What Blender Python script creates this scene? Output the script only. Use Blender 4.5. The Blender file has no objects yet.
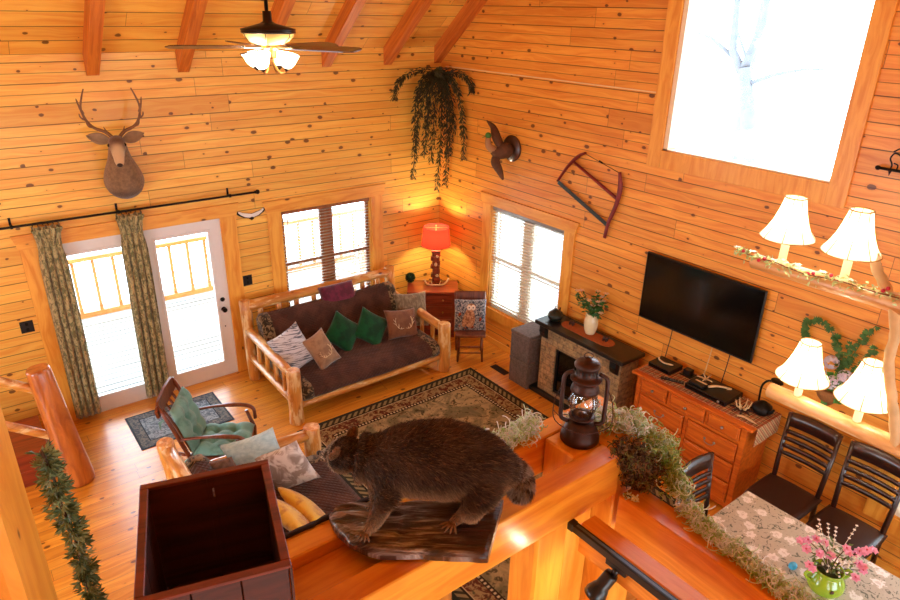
import bpy, bmesh, math, random
from mathutils import Vector as V, Matrix, noise
from mathutils.bvhtree import BVHTree
random.seed(11)
SC = bpy.context.scene
COL = SC.collection
PI = math.pi
R = math.radians

# ------------------------------------------------------------------ mesh builder
class MB:
    def __init__(s): s.bm = bmesh.new(); s.mi = 0
    def _face(s, vs, smooth=False):
        try: f = s.bm.faces.new(vs)
        except ValueError: return None
        f.material_index = s.mi; f.smooth = smooth; return f
    def vert(s, p): return s.bm.verts.new(p)
    def poly(s, pts, smooth=False): return s._face([s.vert(p) for p in pts], smooth)
    def obox(s, c, size, M=None, bev=0.0):
        c = V(c); hx, hy, hz = size[0]/2, size[1]/2, size[2]/2
        M = M or Matrix.Identity(3)
        b = min(bev, hx*.9, hy*.9, hz*.9)
        if b <= 0:
            vs = [s.vert(c + M @ V((x*hx, y*hy, z*hz))) for x in (-1,1) for y in (-1,1) for z in (-1,1)]
            for q in ((0,1,3,2),(4,6,7,5),(0,4,5,1),(2,3,7,6),(0,2,6,4),(1,5,7,3)): s._face([vs[i] for i in q])
            return s
        # chamfered box: three verts per corner
        vs = {}
        for x in (-1,1):
            for y in (-1,1):
                for z in (-1,1):
                    vs[x,y,z,0] = s.vert(c + M @ V((x*hx, y*(hy-b), z*(hz-b))))
                    vs[x,y,z,1] = s.vert(c + M @ V((x*(hx-b), y*hy, z*(hz-b))))
                    vs[x,y,z,2] = s.vert(c + M @ V((x*(hx-b), y*(hy-b), z*hz)))
        new = []
        for a in range(3):
            for sg in (-1,1):
                k = []
                for p_, q_ in ((-1,-1),(1,-1),(1,1),(-1,1)):
                    t = [0,0,0]; t[a] = sg; t[(a+1)%3] = p_; t[(a+2)%3] = q_
                    k.append(vs[(t[0],t[1],t[2],a)])
                new.append(s._face(k if sg > 0 else k[::-1]))
        for a in range(3):
            b1, b2 = (a+1)%3, (a+2)%3
            for s1 in (-1,1):
                for s2 in (-1,1):
                    t1 = [0,0,0]; t2 = [0,0,0]
                    t1[a] = -1; t2[a] = 1
                    t1[b1] = t2[b1] = s1; t1[b2] = t2[b2] = s2
                    k = [vs[(*t1,b1)], vs[(*t2,b1)], vs[(*t2,b2)], vs[(*t1,b2)]]
                    new.append(s._face(k if s1*s2 > 0 else k[::-1]))
        for x in (-1,1):
            for y in (-1,1):
                for z in (-1,1):
                    k = [vs[x,y,z,0], vs[x,y,z,1], vs[x,y,z,2]]
                    new.append(s._face(k if x*y*z > 0 else k[::-1]))
        return s
    def box(s, x0, y0, z0, x1, y1, z1, bev=0.0):
        return s.obox(((x0+x1)/2,(y0+y1)/2,(z0+z1)/2), (abs(x1-x0),abs(y1-y0),abs(z1-z0)), None, bev)
    def ring(s, c, u, w, r, n, ph=0.0, f=None):
        return [s.vert(c + u*(math.cos(2*PI*i/n+ph)*r*(f(i) if f else 1)) + w*(math.sin(2*PI*i/n+ph)*r*(f(i) if f else 1))) for i in range(n)]
    def skin(s, r0, r1, smooth=True):
        n = len(r0)
        for i in range(n): s._face([r0[i], r0[(i+1)%n], r1[(i+1)%n], r1[i]], smooth)
    def tube(s, pts, rad, n=10, caps=True, wob=0.0, seed=0, smooth=True, flat=1.0, up=None):
        pts = [V(p) for p in pts]
        if not hasattr(rad, '__len__'): rad = [rad]*len(pts)
        rings = []; prev = None
        for i, p in enumerate(pts):
            d = (pts[min(i+1,len(pts)-1)] - pts[max(i-1,0)])
            if d.length < 1e-9: d = V((0,0,1))
            d.normalize()
            if prev is None:
                a = V(up) if up else (V((0,0,1)) if abs(d.z) < .9 else V((1,0,0)))
                u = d.cross(a).normalized()
            else:
                u = prev - d*prev.dot(d)
                u = u.normalized() if u.length > 1e-6 else d.orthogonal().normalized()
            prev = u; w = d.cross(u).normalized()
            f = (lambda k, i=i: 1 + wob*noise.noise(V((k*2.1*6.28/n+seed, i*.9, seed*3.7)))) if wob else None
            rg = []
            for k in range(n):
                an = 2*PI*k/n; r_ = rad[i]*(f(k) if f else 1)
                rg.append(s.vert(p + u*math.cos(an)*r_ + w*math.sin(an)*r_*flat))
            rings.append(rg)
        for a, b in zip(rings, rings[1:]): s.skin(a, b, smooth)
        if caps:
            s._face(rings[0][::-1]); s._face(rings[-1])
        return s
    def cyl(s, p0, p1, r0, r1=None, n=16, **k):
        return s.tube([p0, p1], [r0, r0 if r1 is None else r1], n, **k)
    def log(s, p0, p1, r0, r1=None, n=14, seg=7, wob=.1, seed=0, bow=0.0):
        p0, p1 = V(p0), V(p1); r1 = r0 if r1 is None else r1
        pts, rr = [], []
        for i in range(seg+1):
            t = i/seg
            o = V((noise.noise(V((seed,t*2,0))), noise.noise(V((seed,t*2,5))), noise.noise(V((seed,t*2,9)))))*bow
            pts.append(p0.lerp(p1, t) + o*math.sin(PI*t)); rr.append((r0+(r1-r0)*t)*(1+.05*noise.noise(V((seed,t*5,3)))))
        e = min(r0, r1)*.12
        d = (p1-p0).normalized()*e
        pts = [pts[0]] + [pts[0]+d] + pts[1:-1] + [pts[-1]-d, pts[-1]]
        rr = [rr[0]*.88] + [rr[0]] + rr[1:-1] + [rr[-1], rr[-1]*.88]
        return s.tube(pts, rr, n, True, wob, seed)
    def lathe(s, prof, c=(0,0,0), n=24, M=None, smooth=True, caps=True):
        c = V(c); M = M or Matrix.Identity(3); rings = []
        for r, z in prof:
            if r < 1e-5: rings.append([s.vert(c + M @ V((0,0,z)))])
            else: rings.append([s.vert(c + M @ V((math.cos(2*PI*i/n)*r, math.sin(2*PI*i/n)*r, z))) for i in range(n)])
        for a, b in zip(rings, rings[1:]):
            if len(a) == 1 and len(b) == 1: continue
            if len(a) == 1:
                for i in range(n): s._face([a[0], b[i], b[(i+1)%n]][::-1], smooth)
            elif len(b) == 1:
                for i in range(n): s._face([a[i], a[(i+1)%n], b[0]], smooth)
            else: s.skin(a, b, smooth)
        if caps:
            if len(rings[0]) > 1: s._face(rings[0][::-1])
            if len(rings[-1]) > 1: s._face(rings[-1])
        return s
    def ball(s, c, r, n=14, m=8, M=None, wob=0.0, seed=0):
        c = V(c); r = (r,r,r) if not hasattr(r,'__len__') else r; M = M or Matrix.Identity(3)
        rings = []
        for j in range(m+1):
            th = PI*j/m
            if j in (0, m): rings.append([s.vert(c + M @ V((0,0,r[2]*math.cos(th))))]); continue
            rg = []
            for i in range(n):
                ph = 2*PI*i/n
                d = V((math.sin(th)*math.cos(ph), math.sin(th)*math.sin(ph), math.cos(th)))
                k = 1 + wob*noise.noise(d*2.3 + V((seed,seed,seed)))
                rg.append(s.vert(c + M @ V((r[0]*d.x*k, r[1]*d.y*k, r[2]*d.z*k))))
            rings.append(rg)
        for a, b in zip(rings, rings[1:]):
            for i in range(n):
                if len(a) == 1: s._face([a[0], b[i], b[(i+1)%n]], True)
                elif len(b) == 1: s._face([a[i], b[0], a[(i+1)%n]], True)
                else: s._face([a[i], b[i], b[(i+1)%n], a[(i+1)%n]], True)
        return s
    def prism(s, pts, h, M=None, c=(0,0,0), bev=0):
        # pts: 2D outline in the local xy plane, extruded 0..h along local z
        M = M or Matrix.Identity(3); c = V(c)
        lo = [s.vert(c + M @ V((x,y,0))) for x, y in pts]; hi = [s.vert(c + M @ V((x,y,h))) for x, y in pts]
        n = len(pts)
        for i in range(n): s._face([lo[i], lo[(i+1)%n], hi[(i+1)%n], hi[i]])
        s._face(lo[::-1]); s._face(hi); return s
    def leaf(s, p, d, nrm, L, W, fold=.15):
        p = V(p); d = V(d).normalized(); n_ = V(nrm); u = d.cross(n_)
        u = u.normalized() if u.length > 1e-6 else d.orthogonal().normalized(); n_ = u.cross(d)
        a = s.vert(p); b = s.vert(p + d*L*.5 + u*W*.5 + n_*fold*W); c = s.vert(p + d*L - n_*L*.12); e = s.vert(p + d*L*.5 - u*W*.5 + n_*fold*W)
        s._face([a,b,c]); s._face([a,c,e])
    def strand(s, pts, w):
        # thin three-sided strand
        s.tube(pts, w, 3, False)
    def pillow(s, c, X, Y, w, h, t, pinch=.1, n=12, crown=.42, wr=0.0, seed=0):
        c, X, Y = V(c), V(X).normalized(), V(Y).normalized(); Z = X.cross(Y).normalized(); Y = Z.cross(X)
        top, bot = {}, {}
        for i in range(n+1):
            for j in range(n+1):
                x, y = -1+2*i/n, -1+2*j/n
                x = math.sin(x*PI/2)*.5 + x*.5; y = math.sin(y*PI/2)*.5 + y*.5
                th = max(0, (1-x*x)*(1-y*y))**crown
                px = x*(1-pinch*(1-y*y)*x*x); py = y*(1-pinch*(1-x*x)*y*y)
                wz = wr*noise.noise(V((x*2+seed, y*2, seed)))*th
                b = c + X*px*w/2 + Y*py*h/2
                e = i in (0,n) or j in (0,n)
                top[i,j] = s.vert(b + Z*(t/2*th+wz)); bot[i,j] = top[i,j] if e else s.vert(b - Z*(t/2*th-wz))
        for i in range(n):
            for j in range(n):
                s._face([top[i,j],top[i+1,j],top[i+1,j+1],top[i,j+1]], True)
                s._face([bot[i,j],bot[i,j+1],bot[i+1,j+1],bot[i+1,j]], True)
        return s
    def build(s, name, mats, parent=None, world=False, bevel=0):
        if parent is not None and world:
            s.bm.transform(parent.matrix_basis.inverted())
        me = bpy.data.meshes.new(name)
        bmesh.ops.recalc_face_normals(s.bm, faces=s.bm.faces)
        s.bm.to_mesh(me); s.bm.free()
        for m in (mats if isinstance(mats, (list, tuple)) else [mats]): me.materials.append(m)
        o = bpy.data.objects.new(name, me); COL.objects.link(o)
        if parent is not None: o.parent = parent
        return o

def thing(name, label, cat, loc=(0,0,0), rz=0.0, group=None, rot=None):
    o = bpy.data.objects.new(name, None); COL.objects.link(o)
    o.empty_display_size = .1
    o.location = loc; o.rotation_euler = rot if rot else (0,0,rz)
    q = o.rotation_euler.to_matrix().to_4x4(); o.matrix_basis = Matrix.Translation(loc) @ q
    o['label'] = label; o['category'] = cat
    if group: o['group'] = group
    return o
def tag(o, label, cat, group=None, kind=None):
    o['label'] = label; o['category'] = cat
    if group: o['group'] = group
    if kind: o['kind'] = kind
    return o
def struct(o):
    o['kind'] = 'structure'; return o
def dup(o, parent=None):
    c = o.copy(); COL.objects.link(c); c.parent = parent
    for ch in list(o.children): dup(ch, c)
    return c
def basis(X, Y):
    X = V(X).normalized(); Z = X.cross(V(Y)).normalized(); Y = Z.cross(X)
    return Matrix((X, Y, Z)).transposed()
def bez(p0, p1, p2, p3, n=10):
    p0, p1, p2, p3 = V(p0), V(p1), V(p2), V(p3); out = []
    for i in range(n+1):
        t = i/n; out.append(p0*(1-t)**3 + p1*3*t*(1-t)**2 + p2*3*t*t*(1-t) + p3*t**3)
    return out
def cr(pts, k=5):
    pts = [V(p) for p in pts]; P = [pts[0]*2-pts[1]] + pts + [pts[-1]*2-pts[-2]]; out = []
    for i in range(1, len(P)-2):
        for j in range(k):
            t = j/k; a, b, c, d = P[i-1], P[i], P[i+1], P[i+2]
            out.append(.5*((2*b) + (c-a)*t + (2*a-5*b+4*c-d)*t*t + (3*b-a-3*c+d)*t**3))
    out.append(pts[-1]); return out

# ------------------------------------------------------------------ materials
def lin(h):
    h = h.lstrip('#'); c = [int(h[i:i+2],16)/255 for i in (0,2,4)]
    return tuple((x/12.92 if x <= .04045 else ((x+.055)/1.055)**2.4) for x in c) + (1,)
class NT:
    def __init__(s, name):
        s.m = bpy.data.materials.new(name); s.m.use_nodes = True
        s.t = s.m.node_tree; s.n = s.t.nodes; s.b = s.n['Principled BSDF']; s.out = s.n['Material Output']
    def node(s, ty, **k):
        x = s.n.new(ty)
        for a, b in k.items(): setattr(x, a, b)
        return x
    def link(s, a, b): s.t.links.new(a, b)
    def _set(s, sock, v):
        if isinstance(v, bpy.types.NodeSocket): s.link(v, sock)
        else: sock.default_value = v
    def math(s, op, a, b=0.0, c=None, clamp=False):
        x = s.node('ShaderNodeMath', operation=op, use_clamp=clamp); s._set(x.inputs[0], a); s._set(x.inputs[1], b)
        if c is not None: s._set(x.inputs[2], c)
        return x.outputs[0]
    def comb(s, a, b, c):
        x = s.node('ShaderNodeCombineXYZ')
        for i, v in enumerate((a,b,c)): s._set(x.inputs[i], v)
        return x.outputs[0]
    def mix(s, f, a, b, mode='MIX'):
        x = s.node('ShaderNodeMix', data_type='RGBA', blend_type=mode)
        s._set(x.inputs[0], f); s._set(x.inputs[6], a); s._set(x.inputs[7], b); return x.outputs[2]
    def noise(s, vec, scale, detail=3, rough=.5, dist=0.0, out=0, dim='3D'):
        x = s.node('ShaderNodeTexNoise', noise_dimensions=dim); s._set(x.inputs['Vector'], vec)
        x.inputs['Scale'].default_value = scale; x.inputs['Detail'].default_value = detail
        x.inputs['Roughness'].default_value = rough; x.inputs['Distortion'].default_value = dist
        return x.outputs[out]
    def vor(s, vec, scale, dim='3D', feat='F1', rnd=1.0):
        x = s.node('ShaderNodeTexVoronoi', voronoi_dimensions=dim, feature=feat); s._set(x.inputs['Vector'], vec)
        x.inputs['Scale'].default_value = scale; x.inputs['Randomness'].default_value = rnd
        return x
    def ramp(s, f, stops, interp='LINEAR'):
        x = s.node('ShaderNodeValToRGB'); s._set(x.inputs[0], f); x.color_ramp.interpolation = interp
        e = x.color_ramp.elements
        while len(e) < len(stops): e.new(.5)
        for i, (p_, c) in enumerate(stops): e[i].position = p_; e[i].color = c if len(c) == 4 else (*c, 1)
        return x.outputs[0]
    def sstep(s, v, a, b):
        x = s.node('ShaderNodeMapRange', interpolation_type='SMOOTHSTEP'); s._set(x.inputs[0], v)
        x.inputs[1].default_value = a; x.inputs[2].default_value = b; x.inputs[3].default_value = 0; x.inputs[4].default_value = 1
        return x.outputs[0]
    def bump(s, h, strength=.3, dist=.01):
        x = s.node('ShaderNodeBump'); s._set(x.inputs['Height'], h); x.inputs['Strength'].default_value = strength
        x.inputs['Distance'].default_value = dist; s.link(x.outputs[0], s.b.inputs['Normal'])
    def obj(s):
        return s.node('ShaderNodeTexCoord').outputs['Object']
    def sep(s, v):
        x = s.node('ShaderNodeSeparateXYZ'); s.link(v, x.inputs[0]); return x.outputs
    def fin(s, col=None, rough=.5, metal=0.0, coat=0.0, spec=.5, sheen=0.0):
        if col is not None: s._set(s.b.inputs['Base Color'], col)
        s._set(s.b.inputs['Roughness'], rough); s.b.inputs['Metallic'].default_value = metal
        s.b.inputs['Coat Weight'].default_value = coat; s.b.inputs['Coat Roughness'].default_value = .2
        s.b.inputs['Specular IOR Level'].default_value = spec; s.b.inputs['Sheen Weight'].default_value = sheen
        return s.m

def plain(name, col, rough=.5, metal=0.0, var=.12, scale=30, bump=.1, coat=0.0, spec=.5, sheen=0.0):
    t = NT(name); c = lin(col) if isinstance(col, str) else col
    f = t.noise(t.obj(), scale, 3)
    a = tuple(x*(1-var) for x in c[:3])+(1,); b = tuple(min(1,x*(1+var)) for x in c[:3])+(1,)
    k = t.mix(f, a, b)
    if bump: t.bump(f, bump, .005)
    return t.fin(k, rough, metal, coat, spec, sheen)
def planks(name, light, dark, along, across, width=.19, rough=.42, coat=.15, half=True, L=3.1, gap=.005, knot=1.0, tone=.22, gapc='#2a1206', knotc='#4a1d08'):
    t = NT(name); xyz = t.sep(t.obj()); ax = dict(x=0,y=1,z=2)
    a, b = xyz[ax[along]], xyz[ax[across]]
    bi = t.math('DIVIDE', b, width); idx = t.math('FLOOR', bi); fr = t.math('SUBTRACT', bi, idx)
    wn = t.node('ShaderNodeTexWhiteNoise', noise_dimensions='1D'); t.link(idx, wn.inputs['W']); r = wn.outputs['Value']
    a2 = t.math('MULTIPLY_ADD', r, 7.3, a); ji = t.math('DIVIDE', a2, L); jx = t.math('FLOOR', ji); jf = t.math('SUBTRACT', ji, jx)
    wn2 = t.node('ShaderNodeTexWhiteNoise', noise_dimensions='2D'); t.link(t.comb(idx, jx, 0.0), wn2.inputs['Vector']); r2 = wn2.outputs['Value']
    a3 = t.math('MULTIPLY_ADD', r2, 11.0, a)
    # wandering grain
    warp = t.noise(t.comb(t.math('MULTIPLY', a3, 1.6), t.math('MULTIPLY', b, 7.0), r2), 1.0, 2)
    g = t.noise(t.comb(t.math('MULTIPLY', a3, 1.1), t.math('ADD', t.math('MULTIPLY', b, 30.0), t.math('MULTIPLY', warp, 5.0)), t.math('MULTIPLY', r2, 9.0)), 1.0, 5, .6, .3)
    big = t.noise(t.comb(t.math('MULTIPLY', a3, .9), t.math('MULTIPLY', b, 4.0), t.math('MULTIPLY', r2, 5.0)), 1.0, 2)
    c = t.mix(t.sstep(g, .3, .75), lin(light), lin(dark))
    c = t.mix(t.math('MULTIPLY', t.sstep(big, .45, .8), .45), c, lin(dark))
    tn = t.math('MULTIPLY_ADD', r2, tone, 1-tone*.62)
    c = t.mix(1.0, c, t.comb(tn, t.math('POWER', tn, 1.35), t.math('POWER', tn, 1.8)), 'MULTIPLY')
    # knots
    kv = t.vor(t.comb(t.math('MULTIPLY', a3, 4.2), t.math('MULTIPLY', b, 6.6), 0.0), 1.0, '2D')
    kr = t.sep(kv.outputs['Color'])[0]
    th = t.math('MULTIPLY', t.math('POWER', t.math('MAXIMUM', t.math('SUBTRACT', kr, .40), 0.0), 2.0), .42*knot)
    kw = t.noise(t.comb(t.math('MULTIPLY', a3, 30.0), t.math('MULTIPLY', b, 45.0), 0.0), 1.0, 2)
    dd = t.math('SUBTRACT', t.math('MULTIPLY_ADD', kw, .07, kv.outputs['Distance']), t.math('ADD', th, .035))
    halo = t.math('SUBTRACT', 1.0, t.sstep(dd, 0.0, .14)); halo = t.math('MULTIPLY', halo, t.math('GREATER_THAN', kr, .58))
    core = t.math('MULTIPLY', t.math('SUBTRACT', 1.0, t.sstep(dd, -.012, .012)), t.math('GREATER_THAN', kr, .58))
    c = t.mix(t.math('MULTIPLY', halo, .4), c, lin(dark)); c = t.mix(t.math('MULTIPLY', core, .82), c, lin(knotc))
    # gaps
    e = t.math('MULTIPLY', t.math('MINIMUM', fr, t.math('SUBTRACT', 1.0, fr)), width)
    gp = t.math('MULTIPLY', t.math('SUBTRACT', 1.0, t.sstep(e, gap*.35, gap*1.1)), t.math('MULTIPLY_ADD', t.noise(t.comb(t.math('MULTIPLY', a, .5), t.math('MULTIPLY', b, 3.0), 0.0), 1.0, 2), 1.1, .38), clamp=True)
    h = t.math('MULTIPLY', gp, -1.0)
    if half:
        e2 = t.math('MULTIPLY', t.math('ABSOLUTE', t.math('SUBTRACT', fr, .5)), width)
        g2 = t.math('MULTIPLY', t.math('SUBTRACT', 1.0, t.sstep(e2, gap*.25, gap*.8)), .75)
        gp = t.math('MAXIMUM', gp, t.math('MULTIPLY', g2, t.math('GREATER_THAN', r2, .18))); h = t.math('MULTIPLY', gp, -1.0)
    ej = t.math('MULTIPLY', t.math('MINIMUM', jf, t.math('SUBTRACT', 1.0, jf)), L)
    gp = t.math('MAXIMUM', gp, t.math('MULTIPLY', t.math('SUBTRACT', 1.0, t.sstep(ej, .001, .003)), .8))
    c = t.mix(t.math('MULTIPLY', gp, .88), c, lin(gapc))
    t.bump(t.math('ADD', h, t.math('MULTIPLY', g, .06)), .5, .006)
    return t.fin(c, rough, 0, coat)
def wood(name, light, dark, along='z', rough=.4, coat=.2, gs=24.0, knot=.6, knotc='#3d1606', patch=0.0, patchc='#f0d9a8', bump=.15, shear=0.0):
    t = NT(name); xyz = t.sep(t.obj()); k = 'xyz'.index(along)
    a = xyz[k]; b = xyz[(k+1)%3]; c_ = xyz[(k+2)%3]
    if shear: b = t.math('MULTIPLY_ADD', a, shear, b)
    warp = t.noise(t.comb(t.math('MULTIPLY', a, 1.5), t.math('MULTIPLY', b, 5), t.math('MULTIPLY', c_, 5)), 1, 2)
    g = t.noise(t.comb(t.math('MULTIPLY', a, 1.3), t.math('MULTIPLY_ADD', b, gs, t.math('MULTIPLY', warp, 4)), t.math('MULTIPLY_ADD', c_, gs, t.math('MULTIPLY', warp, 3))), 1, 5, .6, .3)
    c = t.mix(t.sstep(g, .32, .72), lin(light), lin(dark))
    if knot:
        kv = t.vor(t.comb(t.math('MULTIPLY', a, 3.0), t.math('MULTIPLY', b, 6.5), t.math('MULTIPLY', c_, 6.5)), 1.0)
        kr = t.sep(kv.outputs['Color'])[0]
        dd = t.math('SUBTRACT', kv.outputs['Distance'], t.math('MULTIPLY', kr, .16*knot))
        on = t.math('GREATER_THAN', kr, .45)
        c = t.mix(t.math('MULTIPLY', t.math('MULTIPLY', t.math('SUBTRACT', 1.0, t.sstep(dd, 0, .12)), on), .45), c, lin(dark))
        c = t.mix(t.math('MULTIPLY', t.math('MULTIPLY', t.math('SUBTRACT', 1.0, t.sstep(dd, -.02, .02)), on), .85), c, lin(knotc))
    if patch:
        pn = t.noise(t.comb(t.math('MULTIPLY', a, 4), t.math('MULTIPLY', b, 14), t.math('MULTIPLY', c_, 14)), 1, 4, .6)
        c = t.mix(t.math('MULTIPLY', t.sstep(pn, .5, .62), patch), c, lin(patchc))
    t.bump(g, bump, .004)
    return t.fin(c, rough, 0, coat)

MAT = {}
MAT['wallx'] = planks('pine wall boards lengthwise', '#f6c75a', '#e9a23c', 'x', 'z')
MAT['wally'] = planks('pine wall boards crosswise', '#f2ad44', '#dc852a', 'y', 'z')  # redder than wallx: indirect warm light put into the board colour
MAT['ceil']  = planks('pine ceiling boards', '#f3bc52', '#e39636', 'x', 'y', width=.15, half=False, L=3.7)
MAT['floor'] = planks('pine floor boards', '#eda838', '#cd7a1a', 'x', 'y', width=.135, half=False, L=2.9, rough=.34, coat=.22, gap=.002, knot=.9, gapc='#5a2a0e')
MAT['trim']  = wood('pine trim', '#f3b54a', '#de8d2a', 'z', .38, .2, 20)
MAT['trimx'] = wood('pine trim along x', '#f3b54a', '#de8d2a', 'x', .38, .2, 20)
MAT['trimy'] = wood('pine trim along y', '#f3b54a', '#de8d2a', 'y', .38, .2, 20)
MAT['rafter'] = wood('rafter pine', '#d47a2c', '#b0561a', 'y', .4, .2, 26, .3, shear=.83)
MAT['beamx'] = wood('beam pine along x', '#efa636', '#d47a1a', 'x', .3, .4, 22, .35)
MAT['beamy'] = wood('beam pine along y', '#ec9f3c', '#cf781e', 'y', .3, .4, 26, .25)
MAT['postz'] = wood('post pine', '#efa63a', '#d78220', 'z', .32, .35, 20, .35)
MAT['log']   = wood('peeled log', '#e3a24a', '#b06a22', 'z', .35, .35, 14, .8, patch=.75, patchc='#f2d79c')
MAT['logx']  = wood('peeled log along x', '#e3a24a', '#b06a22', 'x', .35, .35, 14, .8, patch=.75, patchc='#f2d79c')
MAT['logy']  = wood('peeled log along y', '#e3a24a', '#b06a22', 'y', .35, .35, 14, .8, patch=.75, patchc='#f2d79c')
MAT['log_end'] = plain('log end grain', '#c98f4e', .6, var=.2, scale=18)
MAT['dresser'] = wood('orange stained pine', '#d9711f', '#b14c12', 'y', .3, .4, 26, .3)
MAT['cherry'] = wood('cherry stained wood', '#96391a', '#6a200e', 'x', .3, .4, 24, .2)
MAT['crate'] = wood('dark red brown crate wood', '#532013', '#2b0d08', 'x', .55, .08, 22, .3, bump=.4)
MAT['espresso'] = wood('espresso wood', '#35170f', '#1d0a07', 'z', .28, .5, 26, 0)
MAT['walnut'] = wood('walnut brown wood', '#7d3d20', '#51220f', 'z', .35, .35, 26, 0)
MAT['black'] = plain('matte black', '#0d0d0e', .35, var=.2, bump=.03)
MAT['iron'] = plain('black iron', '#17130f', .45, .6, var=.3, scale=60, bump=.2)
MAT['white'] = plain('white door paint', '#e6e6e4', .4, var=.03, bump=.02)
MAT['brass'] = plain('antique brass', '#b98a4a', .3, .9, var=.2)
MAT['nickel'] = plain('pewter metal', '#9a938a', .3, .9, var=.2)
MAT['antler'] = plain('antler bone', '#dcc08e', .5, var=.25, scale=25)
MAT['antler_dark'] = plain('brown antler', '#7c5330', .5, var=.35, scale=25)
def glass(name, tint=(1,1,1,1), alpha=.12):
    t = NT(name); tr = t.node('ShaderNodeBsdfTransparent'); tr.inputs[0].default_value = tint
    gl = t.node('ShaderNodeBsdfGlossy'); gl.inputs['Roughness'].default_value = .03
    mx = t.node('ShaderNodeMixShader'); fr = t.node('ShaderNodeFresnel'); fr.inputs[0].default_value = 1.45
    t.link(t.math('MAXIMUM', t.math('MULTIPLY', fr.outputs[0], .9), alpha*.3), mx.inputs[0]); t.link(tr.outputs[0], mx.inputs[1]); t.link(gl.outputs[0], mx.inputs[2])
    t.link(mx.outputs[0], t.out.inputs[0]); return t.m
MAT['glass'] = glass('clear glass')
def shade(name, col, em, stren, trans=.6):
    t = NT(name); d = t.node('ShaderNodeBsdfDiffuse'); d.inputs[0].default_value = lin(col)
    tr = t.node('ShaderNodeBsdfTranslucent'); tr.inputs[0].default_value = lin(col)
    mx = t.node('ShaderNodeMixShader'); mx.inputs[0].default_value = trans; t.link(d.outputs[0], mx.inputs[1]); t.link(tr.outputs[0], mx.inputs[2])
    e = t.node('ShaderNodeEmission'); e.inputs[0].default_value = lin(em); e.inputs[1].default_value = stren
    ad = t.node('ShaderNodeAddShader'); t.link(mx.outputs[0], ad.inputs[0]); t.link(e.outputs[0], ad.inputs[1])
    t.link(ad.outputs[0], t.out.inputs[0]); return t.m
def emis(name, col, s):
    t = NT(name); e = t.node('ShaderNodeEmission'); e.inputs[0].default_value = lin(col); e.inputs[1].default_value = s
    t.link(e.outputs[0], t.out.inputs[0]); return t.m
MAT['bulb'] = emis('lamp bulb', '#ffe2b0', 14)

# ------------------------------------------------------------------ camera
cam = bpy.data.objects.new('camera', bpy.data.cameras.new('camera')); COL.objects.link(cam); SC.camera = cam
cam.data.sensor_width = 36; cam.data.clip_start = .02; cam.data.clip_end = 300
cam.data.lens = 664.963/900*36
cam.matrix_world = Matrix(((.795362,.229402,-.561047,-5.61646),(-.605848,.329334,-.724215,-7.554504),(.018636,.915922,.400923,4.32794),(0,0,0,1)))

# ------------------------------------------------------------------ the room
ZW, SL, YR, XL, T = 3.87, .83, -5.6, -9.2, .18          # eave height, roof slope, ridge y, far wall x, wall thickness
def roof(y): return ZW + SL*(-y if y > YR else (y - 2*YR))
mb = MB(); mb.box(XL-T, 2*YR-T, -.12, T, T, 0); struct(mb.build('floor', MAT['floor']))
def wall_strips(name, mat, holes, u0, u1, top, put):
    m = MB(); cuts = sorted({u0, u1, *[h[0] for h in holes], *[h[1] for h in holes], *([YR] if u0 < YR < u1 and top is roof else [])})
    for a, b in zip(cuts, cuts[1:]):
        hs = sorted([(h[2], h[3]) for h in holes if h[0] <= a+1e-6 and h[1] >= b-1e-6]); z = -.12
        for lo, hi in hs + [(None, None)]:
            t0 = top(a) if lo is None else lo; t1 = top(b) if lo is None else lo
            pts = [(a, z), (b, z), (b, t1), (a, t0)]
            f = [m.vert(put(u, w, 0)) for u, w in pts]; g = [m.vert(put(u, w, T)) for u, w in pts]
            m._face(f); m._face(g[::-1])
            for i in range(4): m._face([f[i], g[i], g[(i+1)%4], f[(i+1)%4]])
            z = hi
    return struct(m.build(name, mat))
DOOR = (-4.98, -3.19, 0.0, 2.05); WB = (-2.437, -1.146, .534, 2.008)
WR = (-2.478, -1.164, .534, 1.985); WU = (-5.24, -3.64, 3.107, 6.35); WL = (-7.65, -6.33, .534, 1.985)
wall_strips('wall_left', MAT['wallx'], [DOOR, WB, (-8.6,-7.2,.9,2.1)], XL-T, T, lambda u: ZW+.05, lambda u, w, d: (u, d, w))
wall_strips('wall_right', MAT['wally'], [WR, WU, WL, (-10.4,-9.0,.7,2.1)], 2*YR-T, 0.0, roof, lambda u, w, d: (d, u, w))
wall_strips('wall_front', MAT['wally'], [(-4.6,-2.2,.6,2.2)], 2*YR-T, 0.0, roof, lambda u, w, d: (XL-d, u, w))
wall_strips('wall_back', MAT['wallx'], [(-4.2,-1.4,.8,2.1), (-8.2,-6.0,.8,2.1)], XL-T, T, lambda u: ZW+.05, lambda u, w, d: (u, 2*YR-d, w))
mb = MB()
for y0, y1 in ((.25, YR), (YR, 2*YR-.25)):
    z0, z1 = roof(y0), roof(y1)
    if y0 > 0: z0 = ZW - SL*y0
    if y1 < 2*YR: z1 = ZW - SL*.25
    lo = [mb.vert((x, y, z)) for x, y, z in ((XL-T,y0,z0),(T,y0,z0),(T,y1,z1),(XL-T,y1,z1))]
    hi = [mb.vert(v.co + V((0,0,.15))) for v in lo]
    mb._face(lo); mb._face(hi[::-1])
    for i in range(4): mb._face([lo[i], hi[i], hi[(i+1)%4], lo[(i+1)%4]])
struct(mb.build('ceiling', MAT['ceil']))
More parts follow.
